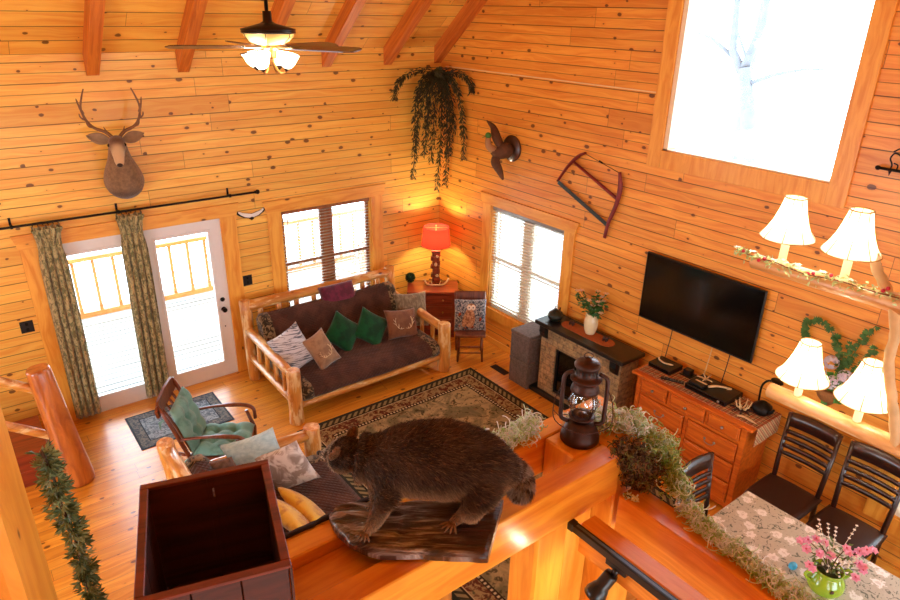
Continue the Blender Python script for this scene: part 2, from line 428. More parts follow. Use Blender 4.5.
# rafters
RL = {-4.24:'rafter over the deer head', -3.37:'rafter behind the fan blades', -2.5:'rafter just right of the ceiling fan',
      -1.70:'rafter above the left of the bare wall by the plant', -.84:'rafter ending above the trailing corner plant', -.055:'last rafter flat against the window gable wall'}
raf = None
for i, (x, l) in enumerate(RL.items()):
    m = MB(); w = .058
    for sx in (0,):
        q = [(-.0, 3.665), (YR, 3.665-SL*YR), (YR, roof(YR)), (0, ZW)]
        a = [m.vert((x-w, y, z)) for y, z in q]; b = [m.vert((x+w, y, z)) for y, z in q]
        m._face(a); m._face(b[::-1])
        for k in range(4): m._face([a[k], b[k], b[(k+1)%4], a[(k+1)%4]])
    tag(m.build('ceiling_rafter', MAT['rafter']), 'reddish pine ' + l, 'beam', 'sloping ceiling rafters')
# white gap board on the gable wall
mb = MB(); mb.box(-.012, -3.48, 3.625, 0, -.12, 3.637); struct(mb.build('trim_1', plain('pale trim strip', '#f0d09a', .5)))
# baseboards
mb = MB()
for a, b in ((XL, -5.25), (-2.98, 0)): mb.box(a, -.018, 0, b, 0, .09)
struct(mb.build('baseboard_left', MAT['trimx']))
mb = MB(); mb.box(-.018, -11, 0, 0, 0, .09); struct(mb.build('baseboard_right', MAT['trimy']))

# ------------------------------------------------------------------ casings, windows, doors
def casing(name, kind, a0, a1, z0, z1, w, hang=.035, sill=True, wl=None, wr=None):
    """casing round an opening; kind 'x' for the left wall, 'y' for the right wall"""
    m = MB(); wl = wl or w; wr = wr or w
    def B(u0, v0, u1, v1, t=.022, mm=None):
        mm = mm or m
        if kind == 'x': mm.box(u0, -t, v0, u1, 0, v1, .003)
        else: mm.box(-t, u0, v0, 0, u1, v1, .003)
    B(a0-wl, z0-(w*.6 if sill else 0), a0, z1+.001); B(a1, z0-(w*.6 if sill else 0), a1+wr, z1+.001)
    if sill: B(a0, z0-w*.9, a1, z0)
    # reveal lining
    d = .16
    for u0, u1, v0, v1 in ((a0, a0+.012, z0, z1), (a1-.012, a1, z0, z1), (a0, a1, z1-.012, z1)) + (((a0, a1, z0, z0+.014),) if sill else ()):
        if kind == 'x': m.box(u0, 0.001, v0, u1, d, v1)
        else: m.box(.001, u0, v0, d, u1, v1)
    o = struct(m.build(name, MAT['trim']))
    m = MB(); q = [(a0-wl-hang*.2, z1+.001), (a1+wr+hang*.2, z1+.001), (a1+wr+hang*1.4, z1+w*.85), (a0-wl-hang*1.4, z1+w*.85)]
    P = (lambda u, v, t: (u, -t, v)) if kind == 'x' else (lambda u, v, t: (-t, u, v))
    a = [m.vert(P(u, v, .001)) for u, v in q]; b = [m.vert(P(u, v, .028)) for u, v in q]
    m._face(a); m._face(b[::-1])
    for k in range(4): m._face([a[k], b[k], b[(k+1)%4], a[(k+1)%4]])
    h = m.build('header', MAT['trim' + kind], o)
    return o
casing('trim_2', 'x', DOOR[0], DOOR[1], 0, DOOR[3], .175, sill=False, wl=.22, wr=.19)
casing('trim_3', 'x', *WB, .175)
casing('trim_4', 'y', *WR, .165)
casing('trim_6', 'y', *WL, .165)
m = MB()
for a in ((WU[0]-.15, WU[2]-.17, WU[0], 6.5), (WU[1], WU[2]-.17, WU[1]+.155, 6.5)): m.box(-.025, a[0], a[1], 0, a[2], a[3], .003)
m.box(-.024, WU[0], WU[2]-.17, 0, WU[1], WU[2], .003); m.box(-.024, WU[0], 6.35, 0, WU[1], 6.5, .003)
struct(m.build('trim_5', MAT['trim']))
m = MB()
for u0, u1, v0, v1 in ((WU[0], WU[0]+.012, WU[2], WU[3]), (WU[1]-.05, WU[1], WU[2], WU[3]), (WU[0], WU[1], WU[3]-.012, WU[3]), (WU[0], WU[1], WU[2], WU[2]+.014)): m.box(.001, u0, v0, .13, u1, v1)
tw = struct(m.build('window_3', plain('cream window lining', '#efe3c4', .5)))
m = MB(); m.box(.135, WU[0], WU[2], .139, WU[1], WU[3]); m.build('pane', MAT['glass'], tw)
MAT['sash'] = wood('brown sash wood', '#a5642f', '#7d4420', 'z', .4, .2, 20, 0)
MAT['sashpale'] = plain('pale window sash', '#e6dcc8', .5, var=.05)
def dh_window(name, kind, a0, a1, z0, z1, mat):
    """twin double-hung window in an opening"""
    m = MB(); mid = (a0+a1)/2; zm = (z0+z1)/2
    def B(u0, v0, u1, v1, d0=.06, d1=.1, mm=m):
        if kind == 'x': mm.box(u0, d0, v0, u1, d1, v1)
        else: mm.box(d0, u0, v0, d1, u1, v1)
    B(mid-.05, z0, mid+.05, z1, .05, .12)
    for s0, s1 in ((a0+.012, mid-.05), (mid+.05, a1-.012)):
        B(s0, z0, s0+.045, z1); B(s1-.045, z0, s1, z1); B(s0+.045, z1-.05, s1-.045, z1-.012); B(s0+.045, z0+.014, s1-.045, z0+.075); B(s0+.045, zm-.022, s1-.045, zm+.022, .058, .1)
    o = struct(m.build(name, mat))
    for s0, s1 in ((a0+.057, mid-.095), (mid+.095, a1-.057)):
        for v0, v1 in ((z0+.075, zm-.022), (zm+.022, z1-.05)):
            g = MB(); B(s0, v0, s1, v1, .078, .082, g); g.build('pane', MAT['glass'], o)
    return o
dh_window('window_1', 'x', *WB, MAT['sash']); dh_window('window_2', 'y', *WR, MAT['sashpale']); dh_window('window_4', 'y', *WL, MAT['sashpale'])
MAT['slat'] = plain('blind slat', '#e9e2d2', .5, var=.03, bump=0)
MAT['slat2'] = plain('grey white blind slat', '#cfc9bf', .5, var=.03, bump=0)
def blind(kind, a0, a1, z0, z1, mat, label, tilt, lift=0.0, wand=None, n=32):
    c = (a0+a1)/2; L = (a1-a0) - .036
    loc = (c, .03, z1-.014) if kind == 'x' else (.03, c, z1-.014)
    t = thing('window_blind', label, 'blind', loc, 0)
    X = V((1,0,0)) if kind == 'x' else V((0,1,0)); D = V((0,1,0)) if kind == 'x' else V((1,0,0))
    def ob(m, cx, cd, cz, lx, ld, lz, ang=0):
        Mx = Matrix((X, D, V((0,0,1)))).transposed() @ Matrix.Rotation(ang, 3, 'X')
        m.obox(X*cx + D*cd + V((0,0,cz)), (lx, ld, lz), Mx)
    m = MB(); ob(m, 0, 0, -.022, L, .045, .04); m.build('headrail', MAT['sash' if kind == 'x' else 'nickel'], t)
    H = z1 - z0 - .05 - lift; m = MB()
    for i in range(n): ob(m, 0, 0, -.06 - (H-.05)*i/(n-1), L-.01, .036, .0026, tilt)
    m.build('slats', mat, t)
    m = MB(); ob(m, 0, 0, -H-.03, L-.005, .04, .018); m.build('bottom_rail', mat, t)
    m = MB()
    for u in (-.42, -.12, .12, .42):
        for d in (-.02, .02): ob(m, u*L, d, -H/2-.02, .003, .0015, H)
    m.build('ladder_cord', mat, t)
    if wand: m = MB(); m.cyl(X*wand[0]+D*-.03+V((0,0,-.04)), X*wand[0]+D*-.032+V((0,0,-wand[1])), .005, n=6); m.build('wand', MAT['sash'], t)
    return t
blind('x', *WB, MAT['slat2'], 'open slatted blind in the window behind the log futon', R(-4), wand=(-.56,.62), n=34)
blind('y', *WR, MAT['slat'], 'open slatted blind glowing in the window beside the stone fireplace', R(3), n=34)
blind('y', *WL, MAT['slat'], 'white slatted blind at the edge of the photo behind a dining chair', R(35), n=34)

# doors
def leaf(name, x0, x1, hinge_side_handle):
    o = MB(); y0, y1, z1 = .012, .055, 2.03; gx0, gx1, gz0, gz1 = x0 + (x1-x0)*.5-.29, x0 + (x1-x0)*.5+.29, .2, 1.9
    for a in ((x0, .015, gx0, z1), (gx1, .015, x1, z1), (gx0, .015, gx1, gz0), (gx0, gz1, gx1, z1)): o.box(a[0], y0, a[1], a[2], y1, a[3])
    d = struct(o.build(name, MAT['white']))
    m = MB()
    for a in ((gx0-.03, gz0-.03, gx0, gz1+.03), (gx1, gz0-.03, gx1+.03, gz1+.03), (gx0, gz0-.03, gx1, gz0), (gx0, gz1, gx1, gz1+.03)): m.box(a[0], y0-.01, a[1], a[2], y0+.001, a[3], .003)
    m.build('glazing_bead', MAT['white'], d)
    m = MB(); m.box(gx0, .032, gz0, gx1, .036, gz1); m.build('pane', MAT['glass'], d)
    if hinge_side_handle:
        hx = x1 - .065; bl = plain('black door hardware', '#16120f', .3, .7)
        for z, n_, r in ((1.03, 'deadbolt', .028), (.9, 'door_knob', .03)):
            m = MB(); My = Matrix.Rotation(PI/2, 3, 'X')
            m.lathe([(0, .0), (r, .0), (r, .008), (r*.5, .012), (r*.5, .03), (r*.95, .042), (r, .055), (r*.7, .068), (0, .07)] if z < 1 else [(0,0),(r,0),(r,.012),(r*.6,.02),(0,.022)], (hx, y0, z), 16, My)
            m.build(n_, bl, d)
        m = MB(); m.lathe([(0,0),(.008,0),(.008,.006),(0,.008)], (hx-.005, y0, .67), 10, My); m.build('peep_plug', bl, d)
    return d
leaf('door_1', -4.065, -3.205, True); leaf('door_2', -4.965, -4.085, False)
m = MB(); m.box(-4.98, .0, 0, -4.966, .1, 2.05); m.box(-4.084, .005, 0, -4.066, .1, 2.05); m.box(-3.204, .0, 0, -3.19, .1, 2.05); m.box(-4.98, .0, 2.031, -3.19, .1, 2.05); m.box(-4.98, .0, 0, -3.19, .17, .014)
struct(m.build('trim_7', MAT['white']))

# ------------------------------------------------------------------ outside
MAT['deck'] = planks('weathered deck boards', '#a8a29a', '#8a8276', 'x', 'y', width=.14, half=False, L=4, rough=.7, coat=0, gap=.034, knot=0, gapc='#121212')
m = MB(); m.box(-9, .2, -.16, .6, 3.4, -.06); struct(m.build('trim_8', MAT['deck']))
bpy.data.objects['trim_8'].name = 'deck_floor'
MAT['rail'] = wood('deck rail wood', '#b07a42', '#8f5a28', 'x', .5, 0, 18, .3)
t = thing('deck_railing', 'honey coloured wooden railing round the deck outside the glass doors', 'railing', (-4, 2.8, -.06))
m = MB(); m.box(-9, 2.74, .9, .6, 2.86, .96); m.build('top_rail', MAT['rail'], t, True)
m = MB(); m.box(-9, 2.77, .02, .6, 2.83, .1); m.build('bottom_rail', MAT['rail'], t, True)
for i in range(34):
    x = -8.52 + i*.27
    if -6 < x < .5:
        m = MB(); m.box(x-.022, 2.78, .1, x+.022, 2.82, .9); m.build('baluster', MAT['rail'], t, True)
m = MB(); m.box(-2.2, 2.7, -.06, -2.1, 2.9, 1.05); m.build('newel', MAT['rail'], t, True)
# deck chair seen faintly through the blind
t = thing('deck_chair', 'wooden deck chair with a fan of back slats outside the futon window', 'chair', (-.62, 1.5, -.06), R(200))
dk = wood('deck chair wood', '#a48f78', '#7d6752', 'z', .6, 0, 18, 0)
for i in range(7):
    a = R(-24 + i*8); m = MB(); m.obox((math.sin(a)*.55, .22+.12, .45+math.cos(a)*.33), (.06, .018, .72), Matrix.Rotation(a, 3, 'Y') @ Matrix.Rotation(R(-15), 3, 'X')); m.build('back_slat', dk, t)
m = MB(); m.obox((0, 0, .36), (.55, .5, .03)); m.build('seat', dk, t)
for sx in (-.3, .3):
    m = MB(); m.obox((sx, 0, .55), (.1, .62, .025)); m.build('armrest', dk, t)
    for y in (-.25, .25): m = MB(); m.box(sx-.03, y-.03, 0, sx+.03, y+.03, .54); m.build('leg', dk, t)
# snowy trees beyond the high window
bark = plain('pale bark', '#565b62', .9, var=.3, scale=8, bump=0)
m = MB(); m.tube([(7,-.9,-2),(7,-.86,1.5),(7,-.45,2.9),(7,-.3,3.4)], [.2,.16,.14,.12], 10); m.tube([(7,-.35,3.2),(7,.0,3.7),(7.1,.15,4.6),(7.2,.1,6)], [.1,.08,.06,.04], 8)
m.tube([(7,-.4,3.1),(7,-.9,3.32),(7,-1.4,3.45),(7,-1.9,3.5)], [.05,.04,.03,.02], 6); m.tube([(7,-.3,3.4),(7.1,-.45,4.2),(7.1,-.4,6)], [.09,.07,.04], 8); m.tube([(7,-.0,3.6),(7,.5,3.9),(7,.9,4.0)], [.05,.03,.02], 6)
tag(m.build('forest_tree', bark), 'pale forked tree trunk seen faintly through the high window', 'tree')
for x, y, r, l in ((9,-3.4,.09,'slender pale tree right of the forked one beyond the high window'), (10,1.2,.1,'slender pale tree left of the forked one beyond the high window')):
    m = MB(); m.tube([(x,y,-2),(x,y+.1,3),(x+.1,y-.1,8)], [r*1.2,r,r*.6], 8); m.tube([(x,y+.1,3.2),(x,y+.7,4.2)],[r*.4,r*.2],6); tag(m.build('forest_tree', bark), l, 'tree')
WARM = (1, .98, .93)
LIGHTS = [('under_loft_fill', (-4.6, -8.6, 1.9), 26, WARM, .12), ('hall_fill', (-7.4, -4.5, 2.9), 40, WARM, .15)]  # unseen lamps added as fill for the beam fronts and the room
SPOTS = []
# ------------------------------------------------------------------ rug and mat
def rug_mat():
    t = NT('woodland border rug'); o = t.sep(t.obj()); x, y = o[0], o[1]
    hx, hy = 1.24, 1.75
    ex = t.math('SUBTRACT', hx, t.math('ABSOLUTE', x)); ey = t.math('SUBTRACT', hy, t.math('ABSOLUTE', y)); e = t.math('MINIMUM', ex, ey)
    al = t.math('MULTIPLY', t.math('GREATER_THAN', ex, ey), 1.0)
    run = t.math('ADD', t.math('MULTIPLY', al, x), t.math('MULTIPLY', t.math('SUBTRACT', 1.0, al), y))
    P = t.obj(); 
    field = t.mix(t.sstep(t.noise(P, 3.2, 5, .65, 1.2), .40, .62), lin('#a89266'), lin('#6e6648'))
    leafy = t.noise(P, 9, 5, .7, 2.2); field = t.mix(t.math('MULTIPLY', t.sstep(leafy, .54, .60), .85), field, lin('#35301f'))
    field = t.mix(t.math('MULTIPLY', t.sstep(t.noise(P, 5, 3, .6, 1), .60, .68), .5), field, lin('#7a4a30'))
    bnd = t.mix(t.sstep(t.noise(P, 11, 4, .7, 1.6), .47, .53), lin('#9a8358'), lin('#5c2f22'))
    bnd = t.mix(t.math('MULTIPLY', t.sstep(t.noise(P, 16, 4, .7, 1.6), .57, .62), .8), bnd, lin('#39402a'))
    rope = t.math('SINE', t.math('ADD', t.math('MULTIPLY', run, 78), t.math('MULTIPLY', e, 75)))
    rp = t.mix(t.sstep(rope, -.35, .2), lin('#3a3626'), lin('#8d7c55'))
    bead = t.mix(t.sstep(t.math('SINE', t.math('MULTIPLY', run, 150)), -.2, .2), lin('#3a2a20'), lin('#c2b088'))
    def band(c, a, b, col): return t.mix(t.math('MULTIPLY', t.math('GREATER_THAN', e, a), t.math('LESS_THAN', e, b)), c, col)
    c = band(field, -1, .045, lin('#32332a')); c = band(c, .045, .115, rp); c = band(c, .115, .135, lin('#2b2218')); c = band(c, .135, .145, lin('#b8a67e'))
    c = band(c, .145, .29, bnd); c = band(c, .29, .30, lin('#2b2218')); c = band(c, .30, .325, bead); c = band(c, .325, .34, lin('#2b2218'))
    t.bump(t.noise(P, 260, 2), .4, .003); return t.fin(c, .95, spec=.1)
m = MB(); m.obox((0,0,.006), (2.48, 3.5, .012), None, .004)
o = m.build('area_rug', rug_mat()); o.location = (-1.93, -3.42, 0.0); tag(o, 'large olive and burgundy rug with leafy field and rope border, mid floor', 'rug')
t_ = NT('blue grey vintage rug'); P_ = t_.obj(); s_ = t_.sep(P_)
e_ = t_.math('MINIMUM', t_.math('SUBTRACT', .5, t_.math('ABSOLUTE', s_[0])), t_.math('SUBTRACT', .36, t_.math('ABSOLUTE', s_[1])))
c_ = t_.mix(t_.sstep(t_.noise(P_, 26, 4, .7, 1.2), .42, .58), lin('#9ba7ad'), lin('#5d6b76'))
c2_ = t_.mix(t_.sstep(t_.noise(P_, 40, 3, .7, .6), .42, .58), lin('#7f7f78'), lin('#4c5660'))
c_ = t_.mix(t_.math('LESS_THAN', e_, .12), c_, c2_); c_ = t_.mix(t_.math('LESS_THAN', t_.math('ABSOLUTE', t_.math('SUBTRACT', e_, .12)), .006), c_, lin('#363f47')); c_ = t_.mix(t_.math('LESS_THAN', e_, .02), c_, lin('#414a52'))
m = MB(); m.obox((0,0,.004), (1.0, .72, .008)); o = m.build('door_mat', t_.fin(c_, .95, spec=.1)); o.location = (-4.13, -.67, 0)
tag(o, 'small grey blue patterned mat on the boards in front of the glass doors', 'mat')

# ------------------------------------------------------------------ fabrics
def fabric(name, a, b=None, scale=60, quilt=None, rough=.95, sheen=.3, f0=.4, f1=.6, stretch=None, det=3, dist=0.0):
    t = NT(name); P = t.obj()
    if stretch:
        s = t.sep(P); P2 = t.comb(*[t.math('MULTIPLY', s[i], stretch[i]) for i in range(3)])
    else: P2 = P
    n = t.noise(P2, scale, det, .6, dist); c = t.mix(t.sstep(n, f0, f1), lin(a), lin(b or a))
    h = t.noise(P, 180, 2)
    if quilt:
        s = t.sep(P); q = quilt
        d1 = t.math('SINE', t.math('MULTIPLY', t.math('ADD', s[0], t.math('ADD', s[1], s[2])), q)); d2 = t.math('SINE', t.math('MULTIPLY', t.math('SUBTRACT', s[0], t.math('ADD', s[1], s[2])), q))
        k = t.math('MULTIPLY', t.math('ABSOLUTE', d1), t.math('ABSOLUTE', d2)); h = t.math('ADD', t.math('MULTIPLY', k, 2.0), t.math('MULTIPLY', h, .3))
        c = t.mix(t.math('MULTIPLY', t.math('SUBTRACT', 1.0, t.sstep(k, 0, .15)), .2), c, lin('#120a08'))
    t.bump(h, .5, .006); return t.fin(c, rough, sheen=sheen, spec=.2)
MAT['quilt'] = fabric('brown quilted cover', '#583729', '#43291e', 5, quilt=62, sheen=.12)
MAT['camo'] = fabric('woodland camouflage print', '#8a7350', '#2e2413', 16, f0=.45, f1=.52, det=4, dist=1.5)
MAT['green'] = fabric('emerald velvet', '#0d4a21', '#083216', 6, sheen=.25)
MAT['tan'] = fabric('tan plush', '#a07e5e', '#866549', 9, sheen=.5)
MAT['brownp'] = fabric('brown suede', '#7d5133', '#6a4027', 9, sheen=.3)
MAT['zebra'] = fabric('grey and white animal stripe fur', '#d3d9e2', '#5f6878', 10, stretch=(.5,.6,6.0), f0=.50, f1=.58, dist=.8)
MAT['knit'] = fabric('beige knit', '#8f7c5f', '#6d5b42', 22, stretch=(1.6,1,.8), f0=.38, f1=.6)
MAT['maroon'] = fabric('maroon fleece', '#6b1733', '#521026', 12, sheen=.6)
MAT['teal'] = fabric('teal cushion cotton', '#78aca2', '#619488', 7)
MAT['seafoam'] = fabric('pale aqua ribbed cotton', '#c6e6ee', '#a2ccd8', 30, stretch=(.3,1,1.0), f0=.3, f1=.7)
MAT['feather'] = fabric('grey feather print', '#dad8d6', '#9a8f88', 7, f0=.40, f1=.56, dist=1.2)
MAT['mustard'] = fabric('mustard velvet', '#e0b42c', '#b57a18', 6, f0=.45, f1=.62, sheen=.6)
MAT['taupe'] = fabric('taupe cable knit', '#7a6458', '#5d4a40', 20, stretch=(1,1.6,1))
MAT['ottoman'] = fabric('grey linen', '#6e615a', '#5f534d', 40, sheen=.1)

# ------------------------------------------------------------------ log futon (local: back at y=0, front at y=-1.2, x 0..2.03)
def futon(label, loc, rz):
    W = 2.07; t = thing('log_futon', label, 'sofa', loc, rz, 'peeled log futons')
    def lg(name, *a, mat='log', **k):
        m = MB(); m.log(*a, **k); return m.build(name, MAT[mat], t)
    lg('back_post', (0,0,0), (-.0,.09,1.05), .075, .068, seed=1); lg('back_post', (W,0,0), (W,.09,1.05), .075, .068, seed=2)
    lg('front_post', (0,-1.2,0), (0,-1.2,.68), .082, .078, seed=3); lg('front_post', (W,-1.2,0), (W,-1.2,.68), .082, .078, seed=4)
    lg('top_rail', (.03,.08,.97), (W-.03,.08,.97), .068, .06, mat='logx', seed=5, bow=.02); lg('bottom_rail', (.03,.0,.30), (W-.03,.0,.30), .05, mat='logx', seed=6)
    lg('front_rail', (.03,-1.17,.20), (W-.03,-1.17,.20), .045, .05, mat='logx', seed=7)
    for i in range(8):
        x = .17 + i*.241; lg('back_spindle', (x,.01,.32), (x+.01,.075,.93), .03, .034, n=10, seed=20+i)
    for k, x in enumerate((0, W)):
        lg('arm_rail', (x,-1.15,.60), (x,.03,.66), .055, .06, mat='logy', seed=30+k); lg('arm_rail', (x,-1.15,.26), (x,.0,.30), .045, .05, mat='logy', seed=32+k)
        for i in range(4):
            y = -.95 + i*.24; lg('arm_spindle', (x,y,.28), (x,y,.61), .028, n=10, seed=40+i+k*5)
    m = MB()
    for i in range(7): m.box(.1+i*.28, -1.15, .235, .2+i*.28, -.1, .255)
    m.build('slat_base', MAT['trimy'], t)
    # folded mattress, profile in y,z swept along x with soft ends
    prof = [(-1.20,.25),(-1.245,.30),(-1.24,.38),(-1.17,.425),(-.9,.44),(-.55,.445),(-.40,.49),(-.30,.62),(-.21,.80),(-.15,.88),(-.06,.89),(-.01,.83),(-.06,.66),(-.13,.48),(-.24,.32),(-.4,.265),(-.8,.255)]
    cy, cz = -.45, .42; m = MB(); rings = []; N = 26
    for i in range(N+1):
        u = i/N; x = .09 + (W-.18)*u; e = min(u, 1-u)*(W-.18); s = 1 if e > .08 else .93 + .07*math.sqrt(max(0,1-(1-e/.08)**2))
        rg = []
        for k, (y, z) in enumerate(prof):
            w = .012*noise.noise(V((x*3, y*3, z*3))) - (.012 if -.9 < y < -.5 and z > .4 else 0)*math.sin(PI*u)
            mid = (-.75, .34) if y < -.45 else (-.2, .6)
            rg.append(m.vert((x, mid[0]+(y-mid[0])*s, mid[1]+(z-mid[1])*s + w)))
        rings.append(rg)
    for i, (a, b) in enumerate(zip(rings, rings[1:])):
        m.mi = 0; m.skin(a, b)
    m._face(rings[0][::-1]); m._face(rings[-1])
    mt = m.build('mattress', MAT['quilt'], t)
    # patterned end panels
    def pr_(x, k):
        out = []
        for y, z in prof:
            mid = (-.75, .34) if y < -.45 else (-.2, .6); out.append((x, mid[0]+(y-mid[0])*k, mid[1]+(z-mid[1])*k))
        return out
    for x, d in ((.072, 1), (W-.072, -1)):
        m = MB(); rs = [[m.vert(p) for p in pr_(x+d*a, k)] for a, k in ((0,.80),(.008,.95),(.03,1.02),(.13,1.03),(.14,1.0))]
        for a, b in zip(rs, rs[1:]): m.skin(a, b)
        m._face(rs[0]); m.build('end_panel', MAT['camo'], t)
    return t
SOFA = futon('log futon with brown quilted mattress standing under the left window', (-3.08, -.30, 0), 0)
SOFA2 = dup(SOFA); SOFA2.location = (-4.60, -4.66, 0); SOFA2.rotation_euler = (0, 0, R(90)); SOFA2.matrix_basis = Matrix.Translation((-4.60,-4.66,0)) @ Matrix.Rotation(R(90), 4, 'Z')
SOFA2['label'] = 'log futon seen from behind beyond the open crate, its brown seat facing the fireplace'

def pillow(name, label, c, X, Y, w, h, t, mat, group=None, **k):
    L = thing_loc = V(c); m = MB(); m.pillow((0,0,0), X, Y, w, h, t, **k)
    o = m.build(name, mat); o.location = L; tag(o, label, 'pillow', group); return o
def yz(a): return V((0, math.cos(a)*0+math.sin(a), math.cos(a)))   # 'up' direction leaning back by a
G = 'throw pillows on the futon under the window'
def diam(rot, lean):
    u = yz(R(lean)); x = V((1,0,0)); c, s = math.cos(R(rot)), math.sin(R(rot)); return x*c + u*s, -x*s + u*c
X, Y = diam(24, 28); pillow('throw_pillow', 'grey and white striped plush pillow tilted in the corner of the window futon', (-2.86,-1.04,.67), (X.x,X.y-.15,X.z), Y, .42, .50, .16, MAT['zebra'], G, seed=1)
X, Y = diam(19, 30); PT = pillow('throw_pillow', 'small tan pillow with a pale antler print leaning beside the grey striped one', (-2.56,-1.16,.62), X, Y, .31, .44, .15, MAT['tan'], G, seed=2)
X, Y = diam(-44, 30); pillow('throw_pillow', 'emerald green velvet pillow on its corner next to the small tan antler pillow', (-2.14,-.92,.63), X, Y, .42, .42, .15, MAT['green'], G, seed=3)
X, Y = diam(-40, 30); pillow('throw_pillow', 'emerald green velvet pillow on its corner next to the brown antler pillow', (-1.77,-.97,.61), X, Y, .42, .42, .15, MAT['green'], G, seed=4)
X, Y = diam(-9, 32); PB = pillow('throw_pillow', 'square brown suede pillow printed with two cream antlers', (-1.36,-1.05,.59), X, Y, .46, .39, .15, MAT['brownp'], G, seed=5)
X, Y = diam(-8, 22); pillow('throw_pillow', 'larger beige knitted pillow behind the brown antler pillow', (-1.09,-.88,.65), X, Y, .50, .48, .15, MAT['knit'], G, seed=6)
cream = plain('cream print', '#e3cfa6', .8, var=.05, bump=0)
def antler2d(m, M, c, s, flip=1, r=.006):
    pts = [(0,0),(.25,-.05),(.5,.05),(.66,.3),(.7,.62),(.62,.95)]
    def P(x, y): return V(c) + M @ V((x*s*flip, y*s, 0))
    m.tube([P(*p) for p in cr([(a,b,0) for a,b in pts], 4) for p in [(p.x,p.y)]], r, 6, flat=.35)
    for a, b in (((.5,.05),(.42,.5)), ((.66,.3),(.95,.55)), ((.7,.55),(.9,.85)), ((.25,-.05),(.2,.3))): m.tube([P(*a), P((a[0]+b[0])/2*.98, (a[1]+b[1])/2), P(*b)], [r, r*.8, r*.4], 6, flat=.35)
def printon(P, specs):
    X_, Y_ = specs[0]; X_, Y_ = V(X_).normalized(), V(Y_).normalized(); Z_ = X_.cross(Y_); M_ = Matrix((X_, Y_, Z_)).transposed()
    m = MB()
    for c, s, f in specs[1]: antler2d(m, M_, M_ @ V(c), s, f)
    o = m.build('antler_print', cream, P)
X, Y = diam(-9, 32); printon(PB, ((X, Y), [((.015,-.07,.069), .15, 1), ((-.015,-.07,.069), .15, -1)]))
X, Y = diam(19, 30); printon(PT, ((X, Y), [((.0,-.09,.069), .12, 1), ((.0,-.09,.069), .09, -1)]))
m = MB(); m.pillow((0,0,0), (1,0,0), (0,.5,.85), .50, .27, .15, pinch=.02, crown=.22, n=10)
o = m.build('fleece_blanket', MAT['maroon']); o.location = (-1.90, -.37, .905); tag(o, 'folded maroon fleece blanket on the top log rail of the futon', 'blanket')
# pillows of the second futon (leaning against its far arm and back)
G2 = 'pillows heaped on the futon beyond the crate'
pillow('throw_pillow', 'pale aqua ribbed pillow sticking up behind the rim of the crate', (-4.02,-2.80,.70), (.75,-.45,.30), (-.25,.25,.9), .50, .50, .15, MAT['seafoam'], G2, seed=7)
pillow('throw_pillow', 'taupe cable knit pillow half hidden behind the crate and beside the teal rocking chair', (-4.36,-2.84,.68), (.7,-.6,.3), (-.35,.1,.9), .42, .42, .14, MAT['taupe'], G2, seed=8)
pillow('throw_pillow', 'grey and cream feather print pillow leaning beside the pale aqua one', (-3.84,-3.00,.66), (.72,-.55,.42), (-.38,.25,.9), .44, .44, .15, MAT['feather'], G2, seed=9)
pillow('throw_pillow', 'mustard yellow velvet pillow, the upper of the two beside the crate corner', (-3.90,-3.50,.575), (.12,-1,.0), (-.62,.0,.78), .56, .34, .15, MAT['mustard'], G2, seed=10)
pillow('throw_pillow', 'mustard yellow velvet pillow, the lower of the two, close to the crate corner', (-4.08,-3.62,.66), (.12,-1,.0), (-.62,.0,.78), .54, .34, .15, MAT['mustard'], G2, seed=11)

# ------------------------------------------------------------------ rocking chair with teal cushions (local: faces +x)
RK = thing('rocking_chair', 'brown wooden rocking chair with tufted teal cushions beside the doormat', 'chair', (-4.05,-1.95,0), R(-31))
wn = MAT['walnut']
def part(name, fn, mat, parent):
    m = MB(); fn(m); return m.build(name, mat, parent)
for sy in (-1, 1):
    y = sy*.25
    part('rocker', lambda m: m.tube([(-.55+1.05*i/12, y, .035+.16*((-.55+1.05*i/12)**2)/.3*.55) for i in range(13)], .02, 8, flat=.8), wn, RK)
    part('back_post', lambda m: m.tube([(-.22,y,.08),(-.25,y,.42),(-.36,y,.75),(-.46,y,1.0)], [.02,.022,.02,.018], 8), wn, RK)
    part('front_leg', lambda m: m.tube([(.25,y,.06),(.26,y,.40),(.20,y,.60)], [.02,.022,.017], 8), wn, RK)
    part('armrest', lambda m: m.tube(cr([(-.33,y,.62),(-.1,y*1.06,.65),(.14,y*1.1,.65),(.26,y*1.08,.61),(.28,y,.50)],4), [.018]*6+[.026]*5+[.024]*6, 8, flat=.7), wn, RK)
part('crest_rail', lambda m: m.prism([(-.27,0),(.27,0),(.30,.08),(.22,.15),(0,.17),(-.22,.15),(-.30,.08)], .025, Matrix(((0,.0,1),(1,0,0),(0,1,0))), (-.475,0,.88)), wn, RK)
part('seat_frame', lambda m: m.obox((0,0,.385), (.52,.52,.05), None, .01), wn, RK)
part('stretcher', lambda m: (m.cyl((.25,-.25,.2),(.25,.25,.2),.012,n=8), m.cyl((-.23,-.25,.2),(-.23,.25,.2),.012,n=8)), wn, RK)
for k in range(4):
    y = -.15 + k*.1; part('back_slat', lambda m: m.tube([(-.26,y,.42),(-.36,y,.7),(-.455,y,.9)], [.012,.014,.012], 6), wn, RK)
